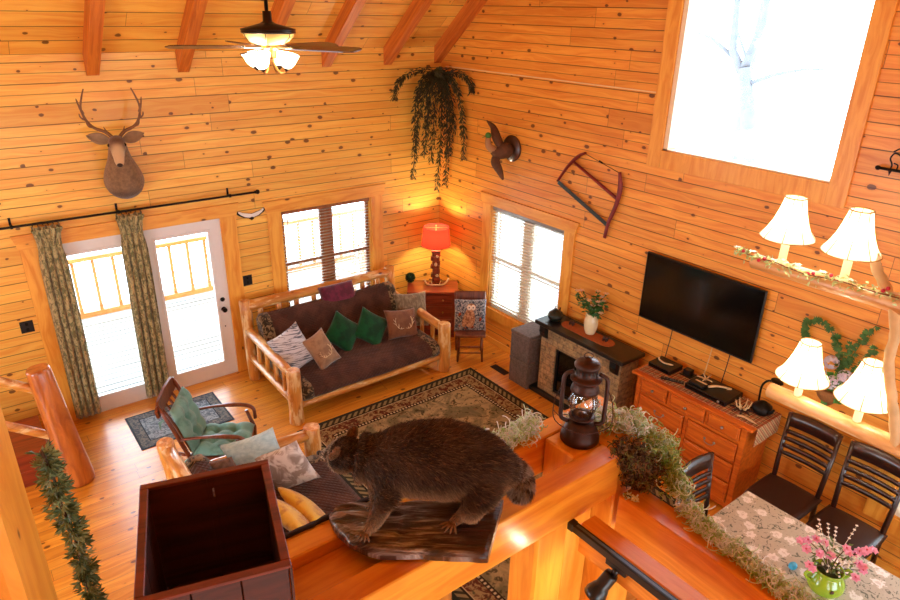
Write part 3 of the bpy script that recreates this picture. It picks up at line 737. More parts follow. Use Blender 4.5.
def tufted(name, c, X, Y, w, h, t, par):
    c, X, Y = V(c), V(X).normalized(), V(Y).normalized(); Z = X.cross(Y); m = MB(); n = 30; top = {}; bot = {}
    for i in range(n+1):
        for j in range(n+1):
            x, y = -1+2*i/n, -1+2*j/n; e = max(0,(1-x**6)*(1-y**6))**.35
            tf = abs(math.sin((x+1)*PI*1.5))*.5 + abs(math.sin((y+1)*PI*1.5))*.5
            tb = math.exp(-((((x+1)*1.5+.5)%1-.5)**2+(((y+1)*1.5+.5)%1-.5)**2)*30)
            z = t*(.5+.5*tf)*e - t*.35*tb*e
            k = abs(x) > .999 or abs(y) > .999
            b = c + X*x*w/2 + Y*y*h/2; top[i,j] = m.vert(b + Z*z); bot[i,j] = top[i,j] if k else m.vert(b - Z*t*.15*e)
    for i in range(n):
        for j in range(n):
            m._face([top[i,j],top[i+1,j],top[i+1,j+1],top[i,j+1]], True); m._face([bot[i,j],bot[i,j+1],bot[i+1,j+1],bot[i+1,j]], True)
    return m.build(name, MAT['teal'], par)
tufted('seat_cushion', (.02,0,.43), (1,0,0), (0,1,0), .50, .50, .075, RK)
tufted('back_cushion', (-.295,0,.68), (0,1,0), (-.30,0,.95), .46, .50, .07, RK)
part('cushion_tie', lambda m: (m.tube([(-.40,-.24,.86),(-.44,-.29,.84),(-.45,-.30,.78)], .007, 6), m.tube([(-.40,-.24,.86),(-.47,-.25,.82),(-.48,-.22,.76)], .007, 6), m.tube([(-.24,-.25,.44),(-.29,-.28,.40),(-.30,-.27,.34)], .007, 6)), MAT['teal'], RK)

# ------------------------------------------------------------------ nightstand in the corner, lamp, plant ball
NS = thing('nightstand', 'cherry stained corner nightstand with drawers under the red shaded lamp', 'nightstand', (-.46,-.49,0), R(-35))
ch = MAT['cherry']
part('top', lambda m: m.obox((0,-.02,.705), (.72,.46,.03), None, .008), ch, NS)
part('body', lambda m: m.obox((0,0,.36), (.62,.38,.66), None, .004), ch, NS)
for z, hh in ((.585,.15),(.40,.17),(.20,.17)):
    d = part('drawer', lambda m: m.obox((0,-.195,z), (.55,.02,hh), None, .006), ch, NS)
    for kx in (-.14, .14): part('knob', lambda m: m.ball((kx,-.22,z), .014, 8, 6), MAT['brass'], d)
for sx in (-.28,.28):
    for sy in (-.17,.17): part('foot', lambda m: m.box(sx-.03,sy-.03,0,sx+.03,sy+.03,.05), ch, NS)
LP = thing('table_lamp', 'table lamp with glowing red drum shade on a stacked carved wood base', 'lamp', (-.36,-.42,.72), R(-35))
lw = wood('carved red wood', '#8e3a1c', '#521a0b', 'z', .35, .4, 30, 0)
def stack(m):
    m.obox((0,0,.015), (.19,.15,.03), None, .006)
    for i, (z, w_, hh) in enumerate(((.06,.11,.055),(.12,.12,.05),(.185,.10,.075),(.25,.13,.05),(.31,.105,.06),(.375,.125,.06),(.44,.11,.06))):
        m.obox((.006*(-1)**i, 0, z), (w_, .10, hh), Matrix.Rotation(R((-1)**i*6), 3, 'Z'), .008)
    m.obox((0,0,.485), (.13,.12,.03), None, .006)
part('carved_column', stack, lw, LP)
part('figurine', lambda m: (m.ball((.0,-.06,.30), (.022,.018,.03), 8, 6), m.ball((.02,-.06,.13), (.025,.02,.022), 8, 6), m.ball((.02,-.06,.42), (.02,.016,.02), 8, 6)), MAT['antler'], LP)
part('antler', lambda m: (m.tube(cr([(-.16,-.07,.08),(-.12,-.10,.02),(0,-.12,.012),(.12,-.10,.02),(.19,-.06,.09)],4), [.012]*17, 8), m.tube([(.05,-.115,.015),(.07,-.12,.07)], [.009,.004], 6), m.tube([(-.05,-.115,.015),(-.06,-.12,.06)], [.009,.004], 6),
                          m.tube(cr([(-.07,0,.62),(-.045,0,.55),(0,0,.52),(.045,0,.55),(.075,0,.62)],4), .009, 8)), MAT['antler'], LP)
part('stem', lambda m: m.cyl((0,0,.49),(0,0,.70),.008,n=8), MAT['iron'], LP)
MAT['redshade'] = shade('red linen shade', '#ba2c1c', '#e8431c', .10, .32)
SH = part('lamp_shade', lambda m: m.lathe([(.205,.57),(.178,.83)], (0,0,0), 32, caps=False), MAT['redshade'], LP)
part('shade_rim', lambda m: (m.lathe([(.203,.568),(.208,.568),(.208,.576),(.203,.576),(.203,.568)], n=32, caps=False), m.lathe([(.176,.826),(.181,.826),(.181,.834),(.176,.834),(.176,.826)], n=32, caps=False)), plain('dark red braid', '#4a0d0a', .8), LP)
part('bulb', lambda m: m.ball((0,0,.72), (.03,.03,.042), 12, 8), MAT['bulb'], LP)
part('finial', lambda m: (m.cyl((0,0,.76),(0,0,.85),.004,n=6), m.ball((0,0,.855), .011, 8, 6), m.cyl((-.177,0,.825),(.177,0,.825),.002,n=5)), MAT['brass'], LP)
m = MB(); rr = random.Random(3); MAT['boxwood'] = plain('dark green leaves', '#1f3b1d', .6, var=.5, scale=60)
m.ball((0,0,0), .055, 10, 8)
for i in range(420):
    d = V((rr.gauss(0,1), rr.gauss(0,1), rr.gauss(0,1))).normalized(); m.leaf(d*.045, d + V((rr.uniform(-.6,.6),rr.uniform(-.6,.6),rr.uniform(-.6,.6))), V((rr.random(),rr.random(),rr.random())), .035, .014)
o = m.build('leafy_ball', MAT['boxwood']); o.location = (-.66,-.22,.80); tag(o, 'small dark green leafy ball on the nightstand beside the lamp', 'plant')
LIGHTS.append(('red_lamp_bulb', (-.36,-.42,1.44), 44, (1,.88,.62), .04))

# ------------------------------------------------------------------ small chair with owl pillow
SCR = thing('wooden_chair', 'small antique wooden chair holding the owl pillow beside the nightstand', 'chair', (-.50,-1.40,0), R(-36))
part('seat', lambda m: m.obox((0,0,.385), (.40,.38,.03), None, .01), wn, SCR)
part('crest_rail', lambda m: m.obox((0,.225,.80), (.42,.022,.13), Matrix.Rotation(R(-8),3,'X'), .01), wn, SCR)
part('lower_rail', lambda m: m.obox((0,.20,.56), (.36,.016,.04), None, .004), wn, SCR)
for sx in (-1,1):
    part('back_post', lambda m: m.tube([(sx*.17,.17,0),(sx*.18,.175,.38),(sx*.195,.23,.86)], [.015,.018,.014], 8), wn, SCR)
    part('leg', lambda m: m.tube([(sx*.165,-.16,0),(sx*.155,-.15,.2),(sx*.15,-.14,.375)], [.013,.02,.016], 8), wn, SCR)
part('stretcher', lambda m: (m.cyl((-.16,-.155,.22),(.16,-.155,.22),.01,n=8), m.cyl((-.16,-.155,.13),(.16,-.155,.13),.01,n=8), m.cyl((-.16,-.15,.17),(-.17,.17,.17),.01,n=8), m.cyl((.16,-.15,.17),(.17,.17,.17),.01,n=8)), wn, SCR)
a_ = R(-36); Xo = V((math.cos(a_), math.sin(a_), 0)); Bk = V((-math.sin(a_), math.cos(a_), 0)); Yo = (V((0,0,1))*.95 + Bk*.3).normalized()
owlbg = fabric('blue grey leaf print', '#a9a6a4', '#3a4250', 22, f0=.42, f1=.56, dist=2, det=4)
OW = pillow('owl_pillow', 'woven pillow with a barn owl among leaves on the small wooden chair', V((-.50,-1.40,.585)) + Bk*.06, Xo, Yo, .43, .44, .13, owlbg, None, pinch=.06, crown=.34, seed=12)
Zo = Xo.cross(Yo); Mo = Matrix((Xo, Yo, Zo)).transposed()
def oval(m, x, y, rx, ry, z=.062, a=0): m.ball(Mo @ V((x,y,z)), (rx, ry, .006), 14, 8, Mo @ Matrix.Rotation(R(a), 3, 'Z'))
part('owl_motif', lambda m: (oval(m, -.01,-.03,.075,.13), oval(m,.01,.11,.062,.055,.060), oval(m,-.07,-.05,.035,.11,.058,-10)), fabric('owl feathers', '#c99a72', '#8a5a40', 40), OW)
part('owl_face', lambda m: (oval(m, .035,.11,.03,.036,.066), oval(m,-.018,.11,.03,.036,.066)), plain('owl white', '#ead8c4', .9), OW)
part('owl_eye', lambda m: (oval(m, .035,.11,.009,.010,.073), oval(m,-.018,.11,.009,.010,.073)), plain('owl eye', '#1a0f0a', .4), OW)
part('autumn_leaf', lambda m: [oval(m, x, y, .03, .018, .040 if abs(x)+abs(y) > .22 else .052, a) for x, y, a in ((-.13,-.13,30),(.12,-.12,-20),(.02,-.15,10),(-.07,-.16,-40),(.13,-.05,70),(-.14,.02,50))], fabric('rust leaves', '#b0502a', '#6a2b18', 40), OW)

# ------------------------------------------------------------------ stacked ottoman cubes
for z, l in ((.0,'lower of two stacked grey fabric storage cubes beside the fireplace'), (.362,'upper of two stacked grey fabric storage cubes beside the fireplace')):
    t = thing('storage_cube', l, 'ottoman', (-.29,-2.335,z), 0, 'stacked grey fabric cubes')
    part('body', lambda m: m.obox((0,0,.155), (.37,.33,.31), None, .008), MAT['ottoman'], t); part('lid', lambda m: m.obox((0,0,.335), (.38,.34,.048), None, .01), MAT['ottoman'], t)
# floor register
m = MB(); m.box(-.14,-.05,0,.14,.05,.006)
for i in range(9): m.box(-.12+i*.027,-.04,.006,-.105+i*.027,.04,.009)
o = m.build('floor_vent', plain('dark bronze vent', '#2a1a10', .5, .5)); o.rotation_euler = (0,0,R(90)); o.location = (-.41,-1.93,0); tag(o, 'dark metal air register in the floor below the right window', 'vent')

# ------------------------------------------------------------------ electric fireplace
def stone_mat():
    t = NT('stacked stone veneer'); P = t.obj(); s = t.sep(P)
    u = t.math('ADD', s[0], s[1]); rowf = t.math('DIVIDE', s[2], .072); row = t.math('FLOOR', rowf); fz = t.math('SUBTRACT', rowf, row)
    wn_ = t.node('ShaderNodeTexWhiteNoise', noise_dimensions='1D'); t.link(row, wn_.inputs['W'])
    uf = t.math('DIVIDE', t.math('MULTIPLY_ADD', wn_.outputs['Value'], 3.0, u), .21); col = t.math('FLOOR', uf); fu = t.math('SUBTRACT', uf, col)
    w2 = t.node('ShaderNodeTexWhiteNoise', noise_dimensions='2D'); t.link(t.comb(row, col, 0.0), w2.inputs['Vector'])
    c = t.ramp(w2.outputs['Value'], [(0, lin('#a58a5e')), (.3, lin('#c2a26c')), (.55, lin('#94805e')), (.75, lin('#cba773')), (1, lin('#ab8354'))])
    n = t.noise(P, 22, 5, .7); c = t.mix(t.sstep(n, .35, .75), c, lin('#5f5140'))
    e = t.math('MINIMUM', t.math('MULTIPLY', t.math('MINIMUM', fz, t.math('SUBTRACT', 1.0, fz)), .072), t.math('MULTIPLY', t.math('MINIMUM', fu, t.math('SUBTRACT', 1.0, fu)), .21))
    g = t.sstep(e, .001, .006); c = t.mix(t.math('MULTIPLY', t.math('SUBTRACT', 1.0, g), .45), c, lin('#65533a'))
    t.bump(t.math('ADD', g, t.math('MULTIPLY', n, .8)), .8, .012); return t.fin(c, .85)
FP = thing('electric_fireplace', 'electric fireplace of stacked tan stone with a black mantel', 'fireplace', (-.22,-3.19,0), 0)
st = stone_mat()
def fbody(m):
    y0, y1, x0, x1 = -3.78, -2.60, -.38, -.08; oy0, oy1 = -3.47, -2.83
    m.box(x0, oy1, .06, x1, y1, .92); m.box(x0, y0, .06, x1, oy0, .92); m.box(x0, oy0, .70, x1, oy1, .92); m.box(x0, oy0, .06, x1, oy1, .10)
m = MB(); fbody(m); m.build('stone_surround', st, FP, True)
m = MB(); m.box(-.45,-3.84,.93,-.06,-2.53,.98,.008); m.build('mantel', plain('black mantel', '#17130f', .4, var=.3, coat=.2), FP, True)
for y in (-2.66,-3.72):
    m = MB(); m.prism([(-.37,.93),(-.44,.93),(-.445,.86),(-.425,.80),(-.39,.78),(-.37,.74)], .085, Matrix(((1,0,0),(0,0,1),(0,1,0))), (0,y-.04,0)); m.build('corbel', MAT['black'], FP, True)
m = MB(); m.box(-.43,-3.84,0,-.06,-2.50,.06,.006); m.build('hearth_base', MAT['black'], FP, True)
m = MB(); m.box(-.34,-3.47,.10,-.32,-2.83,.70); m.build('firebox_glass', plain('black firebox glass', '#050505', .08, var=0, bump=0), FP, True)
m = MB()
for a in ((-.355,-3.47,.10,-.335,-3.44,.70),(-.355,-2.86,.10,-.335,-2.83,.70),(-.355,-3.44,.67,-.335,-2.86,.70),(-.355,-3.44,.10,-.335,-2.86,.13)): m.box(*a)
m.build('firebox_frame', MAT['black'], FP, True)
# on the mantel
m = MB(); n = 44
pts = []
for i in range(96):
    a = 2*PI*i/96; c, s = math.cos(a), math.sin(a); k = 1 + .018*math.cos(a*40)
    pts.append(((.095*c)*k, ((.26 if s > 0 else -.26) + .11*s)*1.0*k))
m.prism(pts, .006); o = m.build('table_runner', plain('rust doily', '#a45c2c', .9, var=.3, scale=50)); o.location = (-.23,-3.16,.98); tag(o, 'oval rust coloured scalloped runner on the black mantel', 'runner')
t = thing('flower_vase', 'cream ceramic jug vase on the rust runner on the mantel', 'vase', (-.20,-3.17,.986)); t.scale = (1.18,1.18,1.18)
part('body', lambda m: m.lathe([(0,0),(.045,0),(.05,.01),(.062,.05),(.068,.10),(.062,.15),(.048,.185),(.050,.205),(.043,.205),(.040,.18),(.02,.16),(0,.155)], n=24), plain('cream glaze', '#e8dcb0', .25, var=.06, coat=.4), t)
for sy in (-1, 1): part('handle', lambda m: m.tube(cr([(0,sy*.048,.19),(0,sy*.066,.185),(0,sy*.068,.15),(0,sy*.06,.13)],3), .006, 6), plain('cream glaze handle', '#d9c48e', .3), t)
t = thing('flower_bouquet', 'bunch of small white flowers with green leaves in the cream vase', 'flowers', (-.20,-3.17,1.21)); t.scale = (1.4,1.4,1.25)
rr = random.Random(5); heads = []
def stems(m):
    for i in range(18):
        a = rr.uniform(0, 2*PI); r = rr.uniform(.03,.16); h = rr.uniform(.06,.20); e = V((math.cos(a)*r*.7, math.sin(a)*r*1.1, h)); heads.append(e)
        m.tube([(0,0,-.02),(e.x*.4,e.y*.4,h*.6),e], .0025, 4)
part('stems', stems, plain('stem green', '#2c5a26', .6), t)
def lv(m):
    for e in heads:
        for k in range(13):
            p = e*rr.uniform(.35,1.0) + V((rr.gauss(0,.012),rr.gauss(0,.012),rr.gauss(0,.01))); m.leaf(p, V((rr.gauss(0,1),rr.gauss(0,1),rr.gauss(0,.6)+.2)), V((rr.gauss(0,1),rr.gauss(0,1),1)), .045, .02)
part('leaves', lv, plain('bouquet leaf', '#2e6a2c', .55, var=.35), t)
def fl(m):
    for e in heads[:13]:
        for k in range(6):
            a = k*PI/3; m.leaf(e+V((0,0,.01)), V((math.cos(a), math.sin(a), .45)), V((0,0,1)), .03, .018)
        m.ball(e+V((0,0,.012)), .006, 6, 4)
part('blossoms', fl, plain('white petals', '#f1e6e8', .6, var=.05), t)
TP = thing('teapot', 'squat dark green cast iron teapot at the window end of the mantel', 'teapot', (-.26,-2.68,.98), R(20))
gi = plain('dark green iron', '#262a20', .4, .3, var=.3, scale=80, bump=.3)
part('body', lambda m: m.lathe([(0,0),(.06,0),(.085,.03),(.092,.06),(.08,.095),(.05,.112),(.046,.118)], n=24), gi, TP); part('lid', lambda m: m.lathe([(.048,.115),(.045,.122),(.015,.13),(.008,.135),(.012,.145),(0,.15)], n=16), gi, TP)
part('spout', lambda m: m.tube([(.08,0,.05),(.115,0,.08),(.13,0,.11)], [.018,.012,.009], 8), gi, TP); part('handle', lambda m: m.tube(cr([(-.06,0,.10),(-.05,0,.155),(0,0,.175),(.05,0,.155),(.06,0,.10)],3), .005, 6), gi, TP)
for y, l in ((-2.90,'tiny carved brown bear at the teapot end of the rust runner'), (-3.40,'tiny carved brown bear at the TV end of the rust runner')):
    t = thing('bear_figurine', l, 'figurine', (-.21,y,.986), 0, 'small dark figurines on the runner'); bw = plain('dark carved brown', '#42210f', .5)
    part('body', lambda m: (m.ball((0,0,.035), (.022,.034,.022), 10, 8), m.ball((0,-.034,.05), .015, 8, 6), m.ball((0,-.05,.045), .007, 6, 5)), bw, t)
    for sx in (-.013,.013):
        for sy in (-.02,.02): part('leg', lambda m: m.cyl((sx,sy,0),(sx,sy,.03),.008,n=8), bw, t)
# ------------------------------------------------------------------ curtain rod and curtains
ROD = thing('curtain_rod', 'long black curtain rod with ball finial above the glass doors', 'curtain rod', (-4.2,-.08,2.31))
part('rod', lambda m: m.cyl((-1.9,0,0),(1.44,0,0),.013,n=12), MAT['iron'], ROD)
part('finial', lambda m: (m.ball((1.47,0,0), .027, 12, 8), m.cyl((1.435,0,0),(1.45,0,0),.018,n=10)), MAT['iron'], ROD)
for x in (-1.02, -.055, 1.14): part('bracket', lambda m: (m.obox((x,.074,.03),(.022,.008,.09)), m.cyl((x,.07,.0),(x,0,0),.008,n=8), m.lathe([(.02,-.012),(.02,.012)], (x,0,0), 12, Matrix.Rotation(PI/2,3,'Y'))), MAT['iron'], ROD)
MAT['curtain'] = fabric('sage brocade curtain', '#b5a877', '#686640', 40, f0=.42, f1=.58, stretch=(1,1,.55), sheen=.3, dist=1.0)
def curtain(label, x0, x1, xb0, xb1):
    t = thing('curtain', label, 'curtain', ((x0+x1)/2,-.08,2.30), 0, 'sage brocade curtain panels'); cx = (x0+x1)/2
    m = MB(); N, H = 64, 26; g = {}
    for j in range(H+1):
        v = j/H; z = -.02 - v*2.22; a = x0+(xb0-x0)*v; b = x1+(xb1-x1)*v
        gather = math.exp(-((v-.10)/.05)**2)*.16
        for i in range(N+1):
            u = i/N; ph = u*2*PI*4.5 + .7*noise.noise(V((u*3, v*1.5, cx)))
            x = a + (b-a)*(u + (0.5-u)*gather) - cx; amp = .035*(1 - gather*2) + .012*v
            if v < .07: amp *= 1.15
            g[i,j] = m.vert((x + .01*math.cos(ph), math.sin(ph)*amp + (.012*noise.noise(V((u*9,v*14,1))) if v < .14 else 0), z))
    for i in range(N):
        for j in range(H): m._face([g[i,j],g[i+1,j],g[i+1,j+1],g[i,j+1]], True)
    o = m.build('panel', MAT['curtain'], t); sd = o.modifiers.new('thickness', 'SOLIDIFY'); sd.thickness = .004
    # pinch pleat header folded over
    m = MB()
    for i in range(5):
        x = x0 + (x1-x0)*(i+.5)/5 - cx
        m.lathe([(.008,-.12),(.020,-.06),(.033,.0),(.030,.01)], (x,-.035,-.05), 9, Matrix.Rotation(R(8*(i-2)),3,'Y'), caps=False)
    m.build('pleat', MAT['curtain'], t)
    for i in range(6):
        x = x0 + (x1-x0)*(i+.5)/6 - cx; m = MB(); pts = [V((x, math.cos(a*PI/8)*.02, math.sin(a*PI/8)*.02)) for a in range(17)]
        m.tube(pts, .0025, 6, False); m.build('ring', MAT['iron'], t)
    return t
curtain('sage brocade curtain panel hanging left of the left glass door', -5.07, -4.80, -5.08, -4.80)
curtain('sage brocade curtain panel hanging between the two glass doors', -4.30, -4.02, -4.33, -4.03)
# ------------------------------------------------------------------ switches, metal ornament
for x, z, l in ((-2.94,1.21,'black metal outlet plate between the glass doors and the futon window'), (-5.30,1.23,'black metal switch plate on the wall left of the curtains')):
    t = thing('switch_plate', l, 'switch', (x,-.0,z)); part('plate', lambda m: m.obox((0,-.004,0),(.12,.008,.13),None,.003), MAT['black'], t)
    for dz in (-.03,.03): part('toggle', lambda m: m.obox((0,-.01,dz),(.03,.008,.035),None,.002), MAT['iron'], t)
t = thing('metal_ornament', 'small winged white and black metal ornament on the wall beside the doors', 'ornament', (-2.81,-.005,2.04))
wm = plain('white enamel', '#e9e4da', .4, var=.1)
def wing(m, s, k=1.0, y=-.012):
    pts = [(0,.0),(.06,.015),(.12,.03),(.17,.055),(.175,.035),(.14,.0),(.09,-.03),(.03,-.045),(0,-.04)]
    m.prism([(s*a*k, b*k) for a, b in pts], .008, Matrix(((1,0,0),(0,0,-1),(0,1,0))), (0,y,0))
part('wing', lambda m: wing(m, 1, 1.12, -.004), MAT['iron'], t); part('wing', lambda m: wing(m, -1, 1.12, -.004), MAT['iron'], t)
part('enamel_inlay', lambda m: (wing(m, 1, .9), wing(m, -1, .9)), wm, t)
part('body', lambda m: (m.ball((0,-.016,-.05),(.022,.012,.018),10,6), m.tube([(-.03,-.01,-.05),(0,-.01,-.075),(.03,-.01,-.055)],.006,6)), MAT['iron'], t)

# ------------------------------------------------------------------ mule deer head
DH = thing('deer_mount', 'taxidermy deer head with tall antlers on the wall above the curtain rod', 'taxidermy mount', (-4.13,-.02,2.74), R(-13))
def skinned(joints, edges, rad, sub=2):
    me = bpy.data.meshes.new('tmp'); me.from_pydata([tuple(j) for j in joints], edges, []); o = bpy.data.objects.new('tmp', me); COL.objects.link(o)
    o.modifiers.new('s', 'SKIN'); sk = me.skin_vertices[0].data
    for i, r in enumerate(rad): sk[i].radius = (r if hasattr(r,'__len__') else (r, r)); sk[i].use_root = (i == 0)
    ss = o.modifiers.new('u', 'SUBSURF'); ss.levels = ss.render_levels = sub
    bpy.context.view_layer.update(); dg = bpy.context.evaluated_depsgraph_get(); me2 = bpy.data.meshes.new_from_object(o.evaluated_get(dg)); bpy.data.objects.remove(o)
    for p_ in me2.polygons: p_.use_smooth = True
    return me2
def hide_mat():
    t = NT('deer hide'); P = t.obj(); s = t.sep(P); n = t.noise(P, 30, 5, .7)
    c = t.mix(t.sstep(n, .3, .7), lin('#8f6f4c'), lin('#6d5236'))
    # dark brown front of the neck, grey brow, pale muzzle and throat patch
    c = t.mix(t.math('MULTIPLY', t.sstep(s[2], .36, .40), t.sstep(s[2], .30, .44)), c, lin('#6e4425'))
    face = t.math('MULTIPLY', t.sstep(t.math('MULTIPLY', s[1], -1.0), .37, .44), 1.0); c = t.mix(t.math('MULTIPLY', face, .9), c, lin('#cdb38a')); c = t.mix(t.math('MULTIPLY', t.sstep(s[2], .30, .36), .8), c, lin('#5c3c24'))
    d = t.math('MULTIPLY', t.math('SUBTRACT', 1.0, t.sstep(s[2], -.22, -.14)), 1.0); c = t.mix(t.math('MULTIPLY', d, .75), c, lin('#3c2818'))
    t.bump(t.noise(P, 120, 3), .5, .01); return t.fin(c, .9, sheen=.3)
def fused(build, voxel, smooth):
    """one continuous skin over overlapping limbs"""
    m = MB(); build(m); o = m.build('tmp', [])
    r = o.modifiers.new('r', 'REMESH'); r.mode = 'VOXEL'; r.voxel_size = voxel; r.use_smooth_shade = True
    k = o.modifiers.new('k', 'SMOOTH'); k.factor = .6; k.iterations = smooth
    bpy.context.view_layer.update(); dg = bpy.context.evaluated_depsgraph_get(); me2 = bpy.data.meshes.new_from_object(o.evaluated_get(dg)); bpy.data.objects.remove(o)
    for p_ in me2.polygons: p_.use_smooth = True
    me2.materials.clear(); return me2
def deer_build(m):
    m.tube(cr([(0,-.01,-.13),(0,-.08,-.10),(0,-.16,.0),(0,-.22,.12),(0,-.255,.22),(0,-.27,.29)],4), [.17,.18,.19,.192,.195,.19,.185,.178,.17,.16,.148,.136,.125,.116,.108,.102,.097,.092,.09,.088,.086], 20)
    m.ball((0,-.06,-.13), (.15,.05,.12), 16, 10); m.ball((0,-.10,-.16), (.09,.06,.10), 14, 8)
    m.ball((0,-.285,.315), (.082,.10,.075), 16, 10)
    m.tube(cr([(0,-.30,.32),(0,-.36,.275),(0,-.42,.215),(0,-.47,.165),(0,-.50,.14)],3), [.080,.078,.075,.070,.065,.060,.055,.051,.048,.045,.042,.038,.030], 16)
    m.ball((0,-.498,.143), (.034,.024,.028), 12, 8)
me = fused(deer_build, .011, 10)
me.materials.append(hide_mat()); o = bpy.data.objects.new('head_and_neck', me); COL.objects.link(o); o.parent = DH
dk_ = plain('deer nose', '#120c0a', .3)
part('nose', lambda m: m.ball((0,-.520,.142),(.028,.014,.02),12,8), dk_, DH)
for sx in (-1,1):
    part('eye', lambda m: m.ball((sx*.070,-.345,.305), .017, 10, 8), plain('deer eye', '#0b0705', .1), DH)
    def ear(m):
        Me = basis((sx*.95,.05,.30),(0,-1,.15)); n = 12
        g = []
        for i in range(n+1):
            u = i/n; w = .058*math.sin(PI*min(1,u*.92+.08))**.8; row = []
            for k in range(7):
                v = -1+k/3; row.append(m.vert(V((sx*.055,-.24,.33)) + V((sx*.95,.0,.28)).normalized()*u*.215 + V((-sx*.28,0,.95))*v*w + V((0,1,0))*(.02*(1-v*v)-.0)))
            g.append(row)
        for a, b in zip(g, g[1:]):
            for k in range(6): m._face([a[k],a[k+1],b[k+1],b[k]], True)
    e = part('ear', ear, plain('ear grey brown', '#8f7558', .9, var=.3), DH); sd = e.modifiers.new('thickness','SOLIDIFY'); sd.thickness = .008
    def ant(m):
        f = lambda *p: [(sx*(.03+(a-.03)*.90), b, .36+(c-.36)*.90) for a, b, c in p]
        m.tube(cr(f((.03,-.24,.36),(.09,-.22,.42),(.20,-.20,.47),(.26,-.22,.56),(.285,-.24,.68),(.255,-.25,.80),(.225,-.25,.88)),4), [.02-.0006*i for i in range(25)], 8, wob=.2)
        m.tube(cr(f((.27,-.22,.62),(.30,-.21,.70),(.315,-.21,.78)),3), [.013]*3+[.009]*3+[.003], 6)
        m.tube(cr(f((.20,-.20,.47),(.245,-.24,.50),(.255,-.27,.57)),3), [.013]*3+[.009]*3+[.003], 6)
        m.tube(f((.08,-.22,.42),(.10,-.25,.48)), [.01,.003], 6)
        m.tube(cr(f((.255,-.22,.55),(.30,-.24,.585),(.31,-.26,.63)),3), [.01]*3+[.007]*3+[.003], 6)
    part('antler', ant, MAT['antler_dark'], DH)

# ------------------------------------------------------------------ ceiling fan
FAN = thing('ceiling_fan', 'ceiling fan on a long black rod with lit glass bowl and bell lights', 'ceiling fan', (-3.46,-2.5,4.05))
bz = plain('oil rubbed bronze', '#2b1c12', .35, .7, var=.3); gb = shade('alabaster glass lit from inside', '#d0ac68', '#ffc878', .12, .4); wht = shade('white bell glass lit', '#fff2dc', '#fff0d8', .7, .5)
zc = roof(-2.5) - 4.05
part('downrod', lambda m: m.cyl((0,0,.22),(0,0,zc-.02),.014,n=10), bz, FAN)
part('ceiling_canopy', lambda m: m.lathe([(0,zc-.13),(.03,zc-.12),(.07,zc-.04),(.075,zc+.02)], n=20), bz, FAN)
part('motor_cap', lambda m: m.lathe([(.0,.24),(.032,.24),(.034,.17),(.06,.155),(.20,.118),(.20,.108),(.0,.108)], n=32), bz, FAN)
part('rim_band', lambda m: (m.lathe([(.195,.108),(.20,.10),(.198,.088),(.188,.092),(.188,.108)], n=32, caps=False)), bz, FAN)
part('glass_bowl', lambda m: m.lathe([(.188,.10),(.18,.07),(.15,.035),(.10,.012),(.055,.004),(0,.004)], n=32, caps=False), gb, FAN)
part('bowl_rib', lambda m: [m.tube([(math.cos(a)*r, math.sin(a)*r, z) for r, z in ((.191,.09),(.183,.065),(.152,.031),(.10,.008))], .003, 5) for a in (R(0),R(60),R(120),R(180),R(240),R(300))], bz, FAN)
part('hub', lambda m: m.lathe([(0,.0),(.06,.0),(.065,-.02),(.05,-.045),(.045,-.06),(.052,-.08),(.03,-.095),(0,-.10)], n=20), MAT['brass'], FAN)
bw_ = wood('fan blade walnut', '#5a3820', '#3a2212', 'x', .35, .3, 24, 0)
for k in range(5):
    a = R(20+72*k); Mb = Matrix.Rotation(a, 3, 'Z'); Mt = Mb @ Matrix.Rotation(R(11), 3, 'X')
    part('fan_blade', lambda m: m.prism([(.20,-.055),(.62,-.075),(.70,-.06),(.73,0),(.70,.06),(.62,.075),(.20,.055)], .008, Mt, (0,0,-.012)), bw_, FAN)
    part('blade_bracket', lambda m: (m.obox(Mb@V((.13,0,-.012)),(.17,.035,.008),Mt,.002), m.obox(Mb@V((.215,0,-.006)),(.06,.07,.006),Mt,.002)), bz, FAN)
for k in range(4):
    a = R(38+90*k); d = V((math.cos(a), math.sin(a), 0))
    L = part('light_arm', lambda m: m.tube(cr([d*.02+V((0,0,-.08)), d*.035+V((0,0,-.14)), d*.075+V((0,0,-.19)), d*.115+V((0,0,-.185)), d*.125+V((0,0,-.165))],4), .007, 8), MAT['brass'], FAN)
    Ms = Matrix((d.cross(V((0,0,1))), V((0,0,1)).cross(d.cross(V((0,0,1)))), V((0,0,1)))).transposed()
    Mt = V((d.x*.25,d.y*.25,1)).normalized().to_track_quat('Z','Y').to_matrix()
    part('bell_shade', lambda m: m.lathe([(.022,0),(.04,.015),(.055,.04),(.066,.075),(.078,.105)], d*.128+V((0,0,-.155)), 20, Mt, caps=False), wht, FAN)
    part('socket_cup', lambda m: m.lathe([(0,-.03),(.006,-.03),(.008,-.02),(.024,-.005),(.026,.006),(0,.01)], d*.126+V((0,0,-.155)), 12, Mt), bz, FAN)
    part('bulb', lambda m: m.ball(d*.14+V((0,0,-.10)), .022, 8, 6), MAT['bulb'], FAN)
    LIGHTS.append(('fan_bulb', tuple(V((-3.46,-2.5,4.05)) + d*.15 + V((0,0,-.055))), 11, (1,.96,.88), .05))

